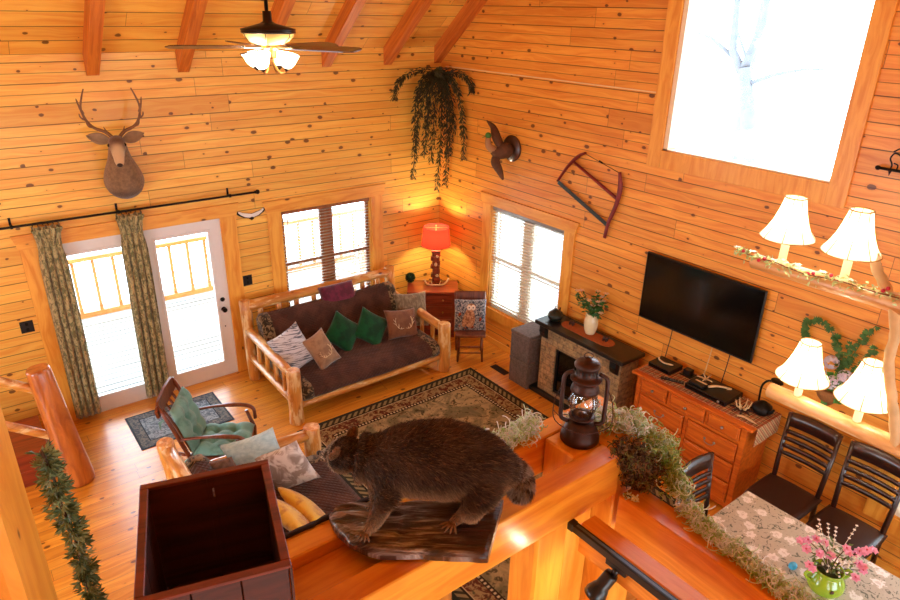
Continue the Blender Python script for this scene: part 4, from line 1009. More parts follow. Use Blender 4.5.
# ------------------------------------------------------------------ trailing plant in the corner
def trailing(m, path, n, r, L, W, rnd, down=.3):
    for i in range(n):
        t_ = rnd.random()*(len(path)-1.001); k = int(t_); p = path[k].lerp(path[k+1], t_-k); d = (path[k+1]-path[k]).normalized()
        o_ = V((rnd.gauss(0,1), rnd.gauss(0,1), rnd.gauss(0,1))); o_ = (o_ - d*o_.dot(d)).normalized()
        m.leaf(p + o_*r*rnd.random()*.6, o_ + d*.9 + V((0,0,-down)), V((rnd.gauss(0,1),rnd.gauss(0,1),1)), L*rnd.uniform(.7,1.3), W)
TPn = thing('trailing_plant', 'dark trailing plant hanging from the top corner where the two walls meet', 'plant', (-.18,-.18,3.55))
rr = random.Random(8)
ends = [((-.10,-.02,.05),(-.55,-.0,.10),(-.68,.0,-.10),(-.68,-.0,-.28)), ((-.08,0,.0),(-.32,-.02,.02),(-.42,-.02,-.3),(-.37,-.02,-.95)), ((-.08,0,.0),(-.25,-.05,.02),(-.34,-.03,-.5),(-.42,-.02,-1.30)),
        ((-.05,-.02,0),(-.18,-.08,.0),(-.22,-.06,-.5),(-.24,-.04,-1.02)), ((0,-.03,0),(-.10,-.1,.0),(-.13,-.1,-.6),(-.16,-.08,-1.10)), ((0,0,0),(.0,-.12,0),(.0,-.12,-.7),(-.06,-.08,-1.52)),
        ((0,0,0),(.05,-.16,0),(.06,-.15,-.6),(.08,-.1,-1.48)), ((0,0,0),(.02,-.18,.0),(.07,-.2,-.5),(.10,-.16,-1.05)), ((0,-.05,.0),(.06,-.32,.03),(.13,-.42,-.3),(.13,-.42,-1.05)),
        ((0,-.05,0),(.08,-.40,.08),(.13,-.55,.0),(.13,-.55,-.18)), ((0,-.05,0),(.05,-.15,.0),(.1,-.22,-.4),(.12,-.22,-.72)), ((-.05,0,0),(-.14,-.05,.03),(-.17,-.03,-.3),(-.18,-.02,-.7))]
pg = plain('dark olive leaves', '#3c3a1a', .6, var=.6, scale=25)
for i, e in enumerate(ends):
    path = bez(*e, n=16)
    st_ = part('vine', lambda m: (m.tube(path, .005, 5), trailing(m, path, int(260*sum((b-a).length for a, b in zip(path, path[1:]))) + 20, .045, .06, .017, rr, .6)), pg, TPn)
part('root_ball', lambda m: (m.ball((0,-.02,.0),(.10,.10,.07),10,8), trailing(m, [V((-.12,-.05,.04)),V((0,-.1,.02)),V((.1,-.15,.0)),V((.0,-.1,-.12)),V((0,-.1,-.3))], 160, .08, .07, .018, rr)), pg, TPn)

# ------------------------------------------------------------------ mounted duck
DK = thing('duck_mount', 'brown mounted duck with spread wings on a round plaque on the window wall', 'taxidermy mount', (-.004,-1.50,2.80)); DK.scale = (1.22,1.22,1.22)
db = plain('duck brown plumage', '#5b3a22', .8, var=.45, scale=30)
part('plaque', lambda m: m.lathe([(0,0),(.128,0),(.132,.01),(.125,.022),(0,.022)], (0,-.0,-.02), 28, Matrix.Rotation(-PI/2,3,'Y')), plain('walnut plaque', '#4a2814', .4, coat=.3), DK)
part('body', lambda m: m.tube(cr([(-.03,-.02,-.02),(-.10,.0,-.03),(-.17,.03,-.05),(-.22,.06,-.03)],4), [.04,.06,.070,.076,.078,.078,.075,.070,.064,.058,.05,.042,.034], 10), db, DK)
part('neck', lambda m: m.tube(cr([(-.20,.05,-.03),(-.25,.08,.02),(-.26,.08,.10)],4), [.042,.040,.038,.036,.034,.032,.03,.028,.026], 10), plain('tan breast', '#a87f55', .8, var=.3), DK)
part('head', lambda m: m.ball((-.26,.08,.12), (.032,.032,.03), 10, 8), plain('green duck head', '#3d7d34', .4), DK)
part('bill', lambda m: m.tube([(-.28,.09,.115),(-.32,.10,.10)], [.014,.008], 8, flat=.5), plain('olive bill', '#9a8a3c', .4), DK)
part('wing', lambda m: m.tube(cr([(-.12,.02,-.02),(-.15,.08,.09),(-.13,.15,.17),(-.14,.25,.23)],4), [.05,.06,.066,.07,.07,.068,.064,.058,.052,.045,.036,.024,.01], 8, flat=.6), db, DK)
part('wing', lambda m: m.tube(cr([(-.14,.03,-.06),(-.19,.04,-.13),(-.20,-.04,-.21),(-.18,-.08,-.30)],4), [.05,.055,.06,.062,.062,.06,.056,.052,.046,.04,.032,.024,.012], 8, flat=.6), db, DK)

# ------------------------------------------------------------------ red bow saw
SW = thing('bow_saw', 'antique red wooden frame saw with a dark blade hung on the right wall', 'saw', (-.042,-2.75,2.50))
rd = plain('worn red paint', '#7c2320', .5, var=.3, scale=20); W3 = lambda y, z: (0, y+2.75, z-2.50)
part('saw_cheek', lambda m: m.tube(cr([W3(-2.70,2.925),W3(-2.60,2.87),W3(-2.46,2.73),W3(-2.33,2.545)],4), [.022,.024,.026,.028,.03,.03,.028,.026,.024,.022,.02,.02,.02], 8, flat=.6), rd, SW)
part('saw_cheek', lambda m: m.tube(cr([W3(-3.19,2.81),W3(-3.22,2.64),W3(-3.19,2.45),W3(-3.12,2.25),W3(-3.09,2.07)],4), [.02,.022,.026,.03,.032,.032,.03,.028,.026,.026,.025,.024,.023,.022,.022,.022,.022], 8, flat=.6), rd, SW)
part('cross_bar', lambda m: m.tube([W3(-2.55,2.80),W3(-3.19,2.53)], [.02,.026], 8, flat=.6), rd, SW)
part('blade', lambda m: m.obox(V(W3(-2.735,2.37)), (.004,.86,.045), Matrix.Rotation(math.atan2(2.22-2.545,-(3.12-2.33))-PI, 3, 'X')), plain('blued steel blade', '#38413c', .45, .5), SW)
part('tension_wire', lambda m: (m.tube([W3(-2.69,2.92),W3(-3.19,2.80)], .003, 5), m.tube([W3(-2.90,2.875),W3(-2.95,2.86)], .009, 6)), MAT['iron'], SW)

# ------------------------------------------------------------------ television and cords
TV = thing('television', 'large black flat screen television on the wall above the dresser', 'television', (-.0,-4.32,1.72))
part('body', lambda m: (m.obox((-.045,0,0),(.03,1.29,.73),None,.006), m.obox((-.020,0,0),(.030,.5,.4))), MAT['black'], TV)
part('screen', lambda m: m.obox((-.0605,0,.005),(.002,1.265,.70)), plain('black screen', '#030404', .12, var=0, bump=0), TV)
cb = plain('black cord', '#0c0a0a', .5)
for y, z0, z1, l, c_ in ((-4.09,1.37,1.02,'black cord dropping from the TV to the box at the fireplace end',cb), (-4.74,1.37,1.02,'black cord dropping from the TV to the wide media player',cb), (-4.55,1.37,1.03,'thin pale cord dropping from the middle of the TV',plain('pale cord', '#c9a36a', .5))):
    m = MB(); m.tube(cr([(-.03,y,z0+.02),(-.035,y+.005,(z0+z1)/2+.05),(-.07,y+.01,z1)],4), .005, 6); tag(m.build('power_cord', c_), l, 'cord', 'cords under the television')

# ------------------------------------------------------------------ dresser
DR = thing('dresser', 'long orange stained pine dresser with brass pulls under the television', 'dresser', (-.255,-4.66,0)); dm = MAT['dresser']
X0, X1, Y0, Y1 = -.46, -.03, -5.26, -4.06
def Wp(name, fn, mat, par=None, par2=None):
    m = MB(); fn(m); o = m.build(name, mat, DR, True)
    if par2: o.parent = par2
    return o
Wp('top', lambda m: m.box(-.50,-5.32,.955,-.02,-4.00,.985,.008), dm)
Wp('case', lambda m: m.box(-.445,Y0,.05,X1,Y1,.955,.004), dm)
Wp('face_frame', lambda m: (m.box(-.465,Y0,.05,-.445,Y0+.05,.955), m.box(-.465,Y1-.05,.05,-.445,Y1,.955), m.box(-.463,-4.68,.10,-.445,-4.645,.765), m.box(-.463,Y0+.05,.765,-.445,Y1-.05,.79), m.box(-.463,Y0+.05,.05,-.445,Y1-.05,.10), m.box(-.463,-4.455,.79,-.445,-4.43,.955), m.box(-.463,-4.875,.79,-.445,-4.85,.955)), dm)
pulls = MAT['nickel']
def drawer(y0, y1, z0, z1, knob):
    d = Wp('drawer', lambda m: (m.box(-.478,y0+.008,z0+.008,-.46,y1-.008,z1-.008,.007), m.box(-.483,y0+.025,z0+.025,-.470,y1-.025,z1-.025,.005)), dm)
    yc, zc_ = (y0+y1)/2, (z0+z1)/2
    if knob: Wp('knob', lambda m: (m.ball((-.50,yc,zc_),.015,10,8), m.cyl((-.48,yc,zc_),(-.495,yc,zc_),.007,n=8)), pulls, None, d)
    else: Wp('bail_pull', lambda m: (m.ball((-.487,yc-.05,zc_+.01),(.005,.014,.014),8,6), m.ball((-.487,yc+.05,zc_+.01),(.005,.014,.014),8,6), m.tube(cr([(-.49,yc-.05,zc_+.01),(-.50,yc-.04,zc_-.012),(-.502,yc,zc_-.022),(-.50,yc+.04,zc_-.012),(-.49,yc+.05,zc_+.01)],3),.004,6)), pulls, None, d)
for y0, y1 in ((-5.21,-4.875),(-4.85,-4.455),(-4.43,-4.11)): drawer(y0, y1, .79, .95, True)
for y0, y1 in ((-5.21,-4.68),(-4.645,-4.11)):
    for z0, z1 in ((.545,.765),(.325,.54),(.10,.32)): drawer(y0, y1, z0, z1, False)
for y in (Y0+.03, Y1-.03):
    for x in (-.42,-.07): Wp('foot', lambda m: m.box(x-.03,y-.03,0,x+.03,y+.03,.05), dm)
def plaid():
    t = NT('red and cream plaid'); s = t.sep(t.obj()); 
    def st(v, per, a, b): f = t.math('FRACT', t.math('DIVIDE', v, per)); return t.math('MULTIPLY', t.math('GREATER_THAN', f, a), t.math('LESS_THAN', f, b))
    v2 = t.math('ADD', s[0], s[2])
    c = lin('#d9b98c')
    for v in (s[1], v2):
        c = t.mix(t.math('MULTIPLY', st(v, .062, .05, .42), .6), c, lin('#8e1f14')); c = t.mix(t.math('MULTIPLY', st(v, .062, .55, .68), .75), c, lin('#1c1512')); c = t.mix(t.math('MULTIPLY', st(v, .062, .78, .84), .7), c, lin('#1c1512'))
    return t.fin(c, .95, spec=.1)
m = MB(); m.box(-.43,-5.325,.987,-.03,-4.03,.990); m.box(-.43,-5.333,.80,-.03,-5.325,.990)
tag(m.build('plaid_runner', plaid()), 'red and cream plaid cloth runner draped over the end of the dresser', 'runner')
def bx(name, label, cat, c, s, mat, bev=.004, rz=0, grp=None):
    t = thing(name, label, cat, (c[0],c[1],c[2]), rz, grp); part('body', lambda m: m.obox((0,0,s[2]/2), s, None, bev), mat, t); return t
t = bx('cable_box', 'black cable box with a thin antler on it, at the fireplace end of the dresser', 'electronics', (-.18,-4.17,.990), (.22,.26,.05), MAT['black'])
part('front_panel', lambda m: m.obox((-.111,0,.025),(.002,.24,.03)), plain('glossy black', '#060606', .1), t)
m = MB(); m.tube(cr([(-.02,.09,.02),(-.03,.08,.0),(-.05,0,-.002),(-.03,-.09,.008)],4), [.009]*12+[.004], 6); o = m.build('shed_antler', MAT['antler']); o.location = (-.15,-4.17,1.052); tag(o, 'thin curved antler tine lying on the cable box', 'antler')
for dx, dy, l in ((0,0,'black remote control nearest the cable box on the plaid runner'), (.03,-.07,'black remote control beside the small black dock on the plaid runner')):
    t = bx('remote_control', l, 'remote control', (-.36+dx,-4.34+dy,.990), (.045,.15,.015), MAT['black'], .004, R(25), 'remotes on the dresser')
    part('button', lambda m: [m.ball((x,y,.015),.004,6,4) for x in (-.01,.01) for y in (-.05,-.02,.01,.04)], plain('grey button', '#8f8f8f', .5), t)
t = bx('game_dock', 'small upright black device between the cable box and the media player', 'electronics', (-.12,-4.40,.990), (.07,.08,.07), MAT['black']); part('base', lambda m: m.obox((0,0,.006),(.11,.13,.012),None,.003), MAT['black'], t)
t = bx('media_player', 'wide flat black media player on the dresser with antlers lying on it', 'electronics', (-.21,-4.74,.990), (.30,.44,.055), MAT['black'], .006)
part('front_panel', lambda m: m.obox((-.152,0,.03),(.002,.42,.03)), plain('glossy black face', '#060606', .1), t); part('control_knob', lambda m: m.lathe([(0,0),(.012,0),(.012,.01),(0,.012)], (-.153,-.15,.03), 12, Matrix.Rotation(-PI/2,3,'Y')), pulls, t)
t = bx('small_console', 'small black box with a cream stripe on top of the wide media player', 'electronics', (-.27,-4.62,1.046), (.13,.16,.03), MAT['black'], .006)

part('stripe', lambda m: m.obox((.0,-.02,.031),(.022,.12,.002)), plain('cream stripe', '#e5cda0', .5), t)
m = MB()
for a in ((.0,.0,0),(.9,.02,.01),(2.1,-.02,.0),(3.3,.0,.01),(4.4,.02,0)):
    d = V((math.cos(a[0]), math.sin(a[0]), 0)); m.tube([V((0,0,.01)), d*.04+V((0,0,.025)), d*.085+V((0,0,.03))], [.009,.008,.004], 6)
o = m.build('shed_antler', MAT['antler']); o.location = (-.16,-4.62,1.048); tag(o, 'branching star shaped antler piece at the back of the media player', 'antler')
m = MB(); m.tube(cr([(-.06,.07,.01),(.0,.02,.02),(.05,-.05,.02),(.03,-.11,.04),(-.03,-.10,.05)],4), [.015,.016,.017,.016,.015,.014,.013,.012,.012,.011,.011,.01,.01,.009,.008,.006,.004], 8, flat=.7); o = m.build('shed_antler', MAT['antler']); o.location = (-.20,-4.78,1.046); tag(o, 'thick curled antler on the dining end of the media player', 'antler')
t = thing('twig_ornament', 'little brown twig and antler ornament between the media player and the kettle', 'ornament', (-.27,-5.08,.990))
rr = random.Random(4); part('antler_tines', lambda m: [m.tube([(0,0,.01),(math.cos(a)*.05,math.sin(a)*.05,.035),(math.cos(a)*.07,math.sin(a)*.07,.10+.02*math.sin(a*3))],[.011,.008,.003],6) for a in [k*1.05 for k in range(6)]], MAT['antler'], t)
part('dark_base', lambda m: [m.tube([(0,0,.01),(math.cos(a)*.06,math.sin(a)*.06,.02),(math.cos(a)*.11,math.sin(a)*.11,.012)],[.014,.01,.005],6) for a in [k*.8+.3 for k in range(8)]], plain('dark twig', '#3a2114', .8), t)
m = MB(); m.tube(cr([(0,.09,.0),(.01,.03,.012),(0,-.04,.012),(-.02,-.10,.02)],4), [.012]*10+[.008,.006,.004], 8, flat=.6); o = m.build('shed_antler', MAT['antler']); o.location = (-.40,-5.20,1.002); tag(o, 'small antler lying on the plaid corner of the dresser', 'antler')
KT = thing('kettle', 'black cast kettle on the plaid corner of the dresser by the dining chairs', 'kettle', (-.17,-5.21,.990))
part('body', lambda m: m.lathe([(0,0),(.055,0),(.08,.02),(.09,.05),(.08,.085),(.05,.105),(.045,.11),(.02,.125),(0,.13)], n=20), MAT['iron'], KT)
part('spout', lambda m: m.tube([(-.03,-.06,.04),(-.05,-.11,.08),(-.06,-.13,.12)], [.022,.014,.01], 8), MAT['iron'], KT)
HK = thing('iron_ladle', 'tall black iron ladle with a round flat end standing behind the kettle', 'ladle', (-.08,-5.16,.990))
part('handle', lambda m: m.tube(cr([(0,.03,.0),(-.02,.03,.12),(-.04,.02,.24),(-.05,-.02,.31),(-.06,-.07,.34)],4), .010, 8, flat=.7), MAT['iron'], HK)
part('disc', lambda m: m.lathe([(0,-.006),(.05,-.006),(.055,0),(.05,.006),(0,.006)], (-.06,-.11,.35), 18, Matrix.Rotation(R(12),3,'X')), MAT['iron'], HK)
# ------------------------------------------------------------------ dining chairs (local: seat at origin, faces -y)
MAT['seatdark'] = plain('dark brown leather seat', '#3a211a', .45, var=.15, scale=10, coat=.1)
def dchair(label, loc, rz):
    t = thing('dining_chair', label, 'chair', loc, rz, 'espresso ladder back dining chairs'); e = MAT['espresso']
    def bow(w, y, z, h, th, b, n=10):
        m = MB(); A = []
        for i in range(n+1):
            u = -1+2*i/n; A.append((u*w/2, y + b*(1-u*u)))
        lo, hi = [], []
        for (x, yy) in A: lo.append([m.vert((x,yy-th/2,z)), m.vert((x,yy+th/2,z)), m.vert((x,yy+th/2+h*.12,z+h+ (.012*(1-(x/(w/2))**2) if h > .07 else 0))), m.vert((x,yy-th/2+h*.12,z+h+(.012*(1-(x/(w/2))**2) if h > .07 else 0)))])
        for a, b_ in zip(lo, lo[1:]): m.skin(a, b_, True)
        m._face(lo[0][::-1]); m._face(lo[-1]); return m
    part('seat', lambda m: m.pillow((0,0,.455),(1,0,0),(0,1,0),.47,.46,.06,pinch=-.04,crown=.2,n=12), MAT['seatdark'], t)
    part('seat_frame', lambda m: m.obox((0,.0,.42),(.42,.41,.05),None,.008), e, t)
    bow(.43,.255,.985,.125,.022,.025).build('crest_rail', e, t)
    for i, z in enumerate((.915,.845,.775,.705)): bow(.41,.240-.008*i,z,.036,.014,.022).build('back_slat', e, t)
    for sx in (-1,1):
        part('back_post', lambda m: m.tube([(sx*.195,.25,0),(sx*.195,.205,.42),(sx*.205,.222,.66),(sx*.215,.27,1.105)], [.018,.021,.02,.017], 8, flat=1.1), e, t)
        part('leg', lambda m: m.tube([(sx*.19,-.19,0),(sx*.19,-.185,.41)], [.016,.022], 8), e, t)
        part('stretcher', lambda m: m.cyl((sx*.19,-.18,.18),(sx*.195,.22,.18),.011,n=8), e, t)
    return t
D0 = dchair('espresso ladder back dining chair against the wall next to the dresser', (-.40,-5.66,0), R(-90))
def place(label, loc, rz):
    c = dup(D0); c.location = loc; c.rotation_euler = (0,0,rz); c['label'] = label; c.matrix_basis = Matrix.Translation(loc) @ Matrix.Rotation(rz,4,'Z'); return c
place('espresso ladder back dining chair under the lower chandelier lamps at the photo edge', (-.40,-6.19,0), R(-90))
place('espresso dining chair at the dresser end of the table, only its curved back showing', (-1.45,-5.64,0), R(0))
# ------------------------------------------------------------------ table with cloth
TB = thing('dining_table', 'rectangular dining table almost hidden under the flowered tablecloth', 'table', (-1.48,-6.5,0))
part('tabletop', lambda m: m.obox((0,0,.72),(1.0,1.8,.045),None,.006), MAT['espresso'], TB)
for sx in (-.43,.43):
    for sy in (-.82,.82): part('leg', lambda m: m.obox((sx,sy,.35),(.07,.07,.70),None,.006), MAT['espresso'], TB)
t_ = NT('flowered tablecloth'); P_ = t_.obj(); base = t_.mix(t_.noise(P_, 40, 3), lin('#cfccbc'), lin('#bdb9a6'))
v_ = t_.vor(P_, 6.2, '2D', rnd=1.0); w_ = t_.noise(P_, 30, 3, .7)
bl = t_.math('ADD', v_.outputs['Distance'], t_.math('MULTIPLY', t_.math('SUBTRACT', w_, .5), .75))
lf = t_.noise(P_, 24, 2, .5, 1.4); base = t_.mix(t_.math('MULTIPLY', t_.math('MULTIPLY', t_.sstep(lf, .575, .60), t_.sstep(v_.outputs['Distance'], .30, .38)), .75), base, lin('#4d5c4e'))
base = t_.mix(t_.math('MULTIPLY', t_.math('SUBTRACT', 1.0, t_.sstep(bl, .20, .27)), .9), base, lin('#fbfaf6'))
base = t_.mix(t_.math('MULTIPLY', t_.math('SUBTRACT', 1.0, t_.sstep(bl, .03, .10)), .35), base, lin('#a89c84'))
tc = t_.fin(base, .8, spec=.2)
m = MB(); x0, x1, y0, y1 = -.515, .515, -.915, .905; N = 60; per = []
top = [(x0+(x1-x0)*i/20, y1) for i in range(20)] + [(x1, y1-(y1-y0)*i/30) for i in range(30)] + [(x1-(x1-x0)*i/20, y0) for i in range(20)] + [(x0, y0+(y1-y0)*i/30) for i in range(30)]
r0 = [m.vert((x,y,.0)) for x, y in top]; rings = [r0]
for k in range(1, 5):
    rings.append([m.vert((x*(1+.012*k)+.010*k*math.sin(i*.9)*(abs(x)>.5), y*(1+.006*k)+.010*k*math.sin(i*.9)*(abs(y)>.9), -.055*k)) for i, (x,y) in enumerate(top)])
for a, b in zip(rings, rings[1:]): m.skin(b, a, True)
m._face(r0)
o = m.build('tablecloth', tc); o.location = (-1.48,-6.5,.7475); sd = o.modifiers.new('thickness','SOLIDIFY'); sd.thickness = .003; sd.offset = -1
tag(o, 'beige tablecloth printed with white blossoms and green sprigs', 'tablecloth')
# green pot
PT_ = thing('flower_pot', 'lime green two handled ceramic pot on the flowered tablecloth', 'pot', (-1.515,-6.465,.749), R(-35)); PT_.scale = (1.3,1.3,1.22); gg = plain('lime green glaze', '#8db52a', .15, var=.12, coat=.6)
part('body', lambda m: m.lathe([(0,0),(.045,0),(.055,.006),(.08,.03),(.092,.065),(.085,.10),(.066,.13),(.060,.142),(.072,.162),(.066,.164),(.054,.145),(.056,.135),(0,.13)], n=32), gg, PT_)
for s in (-1,1): part('handle', lambda m: m.tube(cr([(s*.066,0,.145),(s*.105,0,.15),(s*.122,0,.13),(s*.105,0,.10),(s*.088,0,.088)],4), .0085, 8), gg, PT_)
part('emblem', lambda m: m.ball((-.02,-.088,.085),(.012,.004,.012),8,6), plain('dark flower emblem', '#4a2c12', .5), PT_)
part('moss_filling', lambda m: m.ball((0,0,.138),(.054,.054,.018),14,6,wob=.3), plain('dark moss', '#2f3a22', .9, var=.6, scale=60), PT_)
FB = thing('flower_bouquet', 'pink silk blossoms with white sprigs and bare twigs in the lime green pot', 'flowers', (-1.515,-6.465,.93)); FB.scale = (1.35,1.35,1.1); rr = random.Random(21)
tips = [((-.08,.10,.13)),((-.02,.09,.18)),((.02,.06,.15)),((-.05,.05,.12)),((.08,-.02,.14)),((.14,-.06,.11)),((.12,-.08,.05)),((.16,-.04,.06)),((-.03,.12,.15)),((.05,-.10,.01)),((.0,.02,.10)),((.17,-.08,.12)),((.14,-.1,-.0)),((-.10,.06,.06))]
part('stems', lambda m: [m.tube([(0,0,-.02),(a*.4,b*.4,c*.6+.01),(a,b,c)], .0028, 5) for a, b, c in tips], plain('brown stems', '#5a4022', .7), FB)
def pf(m):
    for a, b, c in tips:
        for q in range(2):
            p = V((a,b,c)) + V((rr.gauss(0,.012),rr.gauss(0,.012),rr.gauss(0,.01)))*q; up = V((rr.gauss(-.3,.35),rr.gauss(-.5,.35),1)).normalized(); u = up.orthogonal().normalized(); w = up.cross(u)
            for lay, (k, L, el) in enumerate(((6,.026,.25),(5,.018,.8))):
                for i in range(k):
                    an = 2*PI*i/k+lay*.5; m.leaf(p, (u*math.cos(an)+w*math.sin(an))+up*el, up, L, .024)
part('blossoms', pf, plain('pink petals', '#f8a8c4', .6, var=.2, scale=90), FB)
part('blossom_centres', lambda m: [m.ball((a,b,c+.006),.006,6,5) for a, b, c in tips], plain('deep pink', '#c8455f', .6), FB)['kind'] = 'stuff'
def sprig(m):
    for k in range(50):
        p = V((rr.uniform(-.06,.12), rr.uniform(-.07,.07), rr.uniform(.03,.12))); m.ball(p, .006, 5, 4)
part('white_sprigs', sprig, plain('cream buds', '#e8dfc4', .7, var=.2), FB)['kind'] = 'stuff'
tw = [(-.02,.10,.27),(.05,.08,.26),(.08,.05,.24),(.20,.0,.22),(-.07,.12,.24),(.0,.11,.30)]
part('twigs', lambda m: [m.tube([(0,0,0),(a*.5,b*.5,c*.55),(a,b,c)], [.002,.0018,.001], 4) for a, b, c in tw], plain('pale twig', '#cdbfa2', .7), FB)
part('twig_buds', lambda m: [[m.ball(V((a,b,c))*s_, (.008,.008,.003), 6, 4) for s_ in (.72,.82,.91,1.0)] for a, b, c in tw], plain('white bud', '#f0ebdf', .6), FB)['kind'] = 'stuff'
part('leaves', lambda m: [m.leaf((rr.uniform(-.07,.13),rr.uniform(-.07,.09),rr.uniform(.02,.12)), (rr.gauss(0,1),rr.gauss(0,1),.4), (0,0,1), .04, .018) for k in range(40)], plain('sprig leaf', '#5f7a34', .6, var=.3), FB)
EG = thing('blue_ornament', 'small bright blue bird shaped ornament on the tablecloth beside the lime green pot', 'ornament', (-1.49,-6.24,.749)); EG.scale = (1.4,1.4,1.4)
part('body', lambda m: m.ball((0,0,.018),(.027,.02,.018),10,8), plain('turquoise blue', '#3fb4e6', .5), EG); part('head', lambda m: m.ball((-.018,0,.036),.012,8,6), plain('turquoise head', '#46b0dd', .5), EG)

# ------------------------------------------------------------------ chandelier
CX = -1.6
CH = thing('log_chandelier', 'rustic two tier log chandelier with four lit cream bell shades above the table', 'chandelier', (CX,-6.1,2.0))
clog = wood('pale chandelier log', '#e6b878', '#c08445', 'y', .4, .3, 12, .7, patch=.5, patchc='#f4dfb0')
def CW(name, fn, mat, par=None):
    m = MB(); fn(m); o = m.build(name, mat, CH, True)
    if par: o.parent = par
    return o
CW('upper_log', lambda m: m.log((CX,-5.55,2.88),(CX,-6.95,2.88),.048,.052,seed=50,seg=10,bow=.02), clog)
CW('lower_log', lambda m: m.log((CX,-5.84,2.06),(CX,-7.2,2.06),.05,.054,seed=51,seg=10,bow=.02), clog)
CW('branch', lambda m: m.tube(cr([(CX,-6.215,3.12),(CX,-6.255,3.04),(CX-.01,-6.325,2.96),(CX-.02,-6.40,2.84),(CX-.02,-6.44,2.72),(CX-.02,-6.45,2.56),(CX-.02,-6.50,2.40),(CX-.02,-6.56,2.24),(CX-.02,-6.62,2.05)],4), .028, 10, wob=.3), plain('bleached branch', '#d6b983', .6, var=.3, scale=10))
CW('chain', lambda m: [m.tube([V((CX,-6.7+(math.cos(a*PI/6)*.014 if k%2 else 0),2.97+k*.045+math.sin(a*PI/6)*.026)) + V((math.cos(a*PI/6)*.014 if not k%2 else 0,0,0)) for a in range(13)], .004, 5, False) for k in range(44)], MAT['iron'])
MAT['bell'] = shade('cream pleated bell shade', '#ffeecb', '#ffdf9e', .10, .6)
cand = shade('glowing ivory candle sleeve', '#fff0d0', '#ffe2a8', .25, .2)
for i, (y, z) in enumerate(((-5.73,2.93),(-6.10,2.94),(-6.02,2.08),(-6.38,2.10))):
    s = CW('candle_sleeve', lambda m: (m.cyl((CX,y,z-.03),(CX,y,z+.20),.024,n=14), m.lathe([(.04,0),(.045,.006),(.04,.014),(.028,.02)],(CX,y,z-.015),16)), cand)
    sh = CW('lamp_shade', lambda m: m.lathe([(.156,.0),(.152,.012),(.124,.052),(.098,.105),(.080,.160),(.067,.215),(.060,.25)], (CX,y,z+.155), 32, caps=False), MAT['bell'])
    sh2 = CW('shade_trim', lambda m: ([m.tube([(CX+math.cos(a)*r, y+math.sin(a)*r, z+.155+h) for r, h in ((.157,.0),(.125,.052),(.099,.105),(.081,.16),(.068,.215),(.061,.25))], .0028, 5) for a in [k*PI/4+.3 for k in range(8)]], m.tube([(CX+math.cos(k*PI/16)*.151, y+math.sin(k*PI/16)*.157, z+.155) for k in range(33)], .004, 5, False), m.tube([(CX+math.cos(k*PI/16)*.061, y+math.sin(k*PI/16)*.061, z+.405) for k in range(33)], .004, 5, False)), plain('gold braid', '#b5802e', .7), sh)
    LIGHTS.append(('chandelier_bulb', (CX, y, z+.27), 4.0, (1,.93,.78), .03))
# floral garland on the upper log
GL = thing('flower_garland', 'small garland of pale leaves and red berries twined along the upper chandelier log', 'garland', (CX,-5.9,2.93)); rr = random.Random(31)
gp = [V((CX-.02,-5.44,2.93)),V((CX-.03,-5.52,2.92)),V((CX-.04,-5.70,2.925)),V((CX-.05,-5.9,2.91)),V((CX-.04,-6.1,2.93)),V((CX-.05,-6.3,2.93)),V((CX-.05,-6.55,2.94))]
def GW(name, fn, mat): m = MB(); fn(m); return m.build(name, mat, GL, True)
def glv(m):
    for k in range(230):
        q = rr.random()*5.99; i = int(q); p = gp[i].lerp(gp[i+1], q-i) + V((rr.gauss(0,.015),rr.gauss(0,.015),rr.gauss(0,.018))); m.leaf(p, (rr.gauss(0,1),rr.gauss(0,1),rr.gauss(0,1)), (rr.gauss(0,1),rr.gauss(0,1),1), .036, .018)
GW('leaves', glv, plain('pale sage leaves', '#b9c98a', .6, var=.3)); GW('vine', lambda m: m.tube(gp, .004, 5), MAT['antler_dark'])
GW('berries', lambda m: [m.ball(V((CX-.05,y,2.93+dz)), .012, 8, 6) for y, dz in ((-5.50,.01),(-5.61,-.02),(-5.645,-.0),(-5.92,-.01),(-5.95,.0),(-6.05,.02),(-6.33,.02),(-6.35,.04))], plain('red berries', '#c3213a', .4))
GW('blossoms', lambda m: [[m.leaf((CX-.05,y,2.95),(math.cos(a),math.sin(a),.4),(0,0,1),.03,.02) for a in [k*1.05 for k in range(6)]] for y in (-5.46,-5.56,-5.75,-5.85,-6.0,-6.15,-6.4)], plain('white blossoms', '#f1e9dc', .6))

# ------------------------------------------------------------------ wall vine and hydrangea
WV = thing('ivy_hanging', 'wall basket with trailing green ivy and pale hydrangeas behind the chandelier', 'plant', (0,-5.72,1.5)); rr = random.Random(41)
ig = plain('ivy green', '#3f6a2a', .55, var=.45, scale=20)
vp_ = [[(-.05,-5.72,1.62),(-.06,-5.62,1.85),(-.05,-5.50,1.98),(-.05,-5.36,1.96)],[(-.05,-5.72,1.62),(-.06,-5.78,1.86),(-.05,-5.82,2.02),(-.05,-5.86,2.10)],[(-.05,-5.7,1.6),(-.07,-5.66,1.8),(-.05,-5.60,1.92)],[(-.05,-5.75,1.6),(-.07,-5.86,1.76),(-.05,-5.90,1.92)],[(-.05,-5.72,1.6),(-.08,-5.74,1.76),(-.05,-5.72,1.90)],[(-.05,-5.36,1.96),(-.04,-5.35,1.88),(-.04,-5.37,1.80)]]
for v in vp_:
    path = cr(v, 5)
    def fn(m):
        m.tube(path, .004, 5)
        for k in range(30):
            q = rr.random()*(len(path)-1.01); i = int(q); p = path[i].lerp(path[i+1], q-i); d = V((-.25, rr.gauss(0,1), rr.gauss(-.3,.8))).normalized()
            for s in (-.5,0,.5): m.leaf(p, d + V((0,s*d.z*-1,s*d.y)), (-1,.1,.2), .045, .020, .05)
    m = MB(); fn(m); m.build('ivy_vine', ig, WV, True)
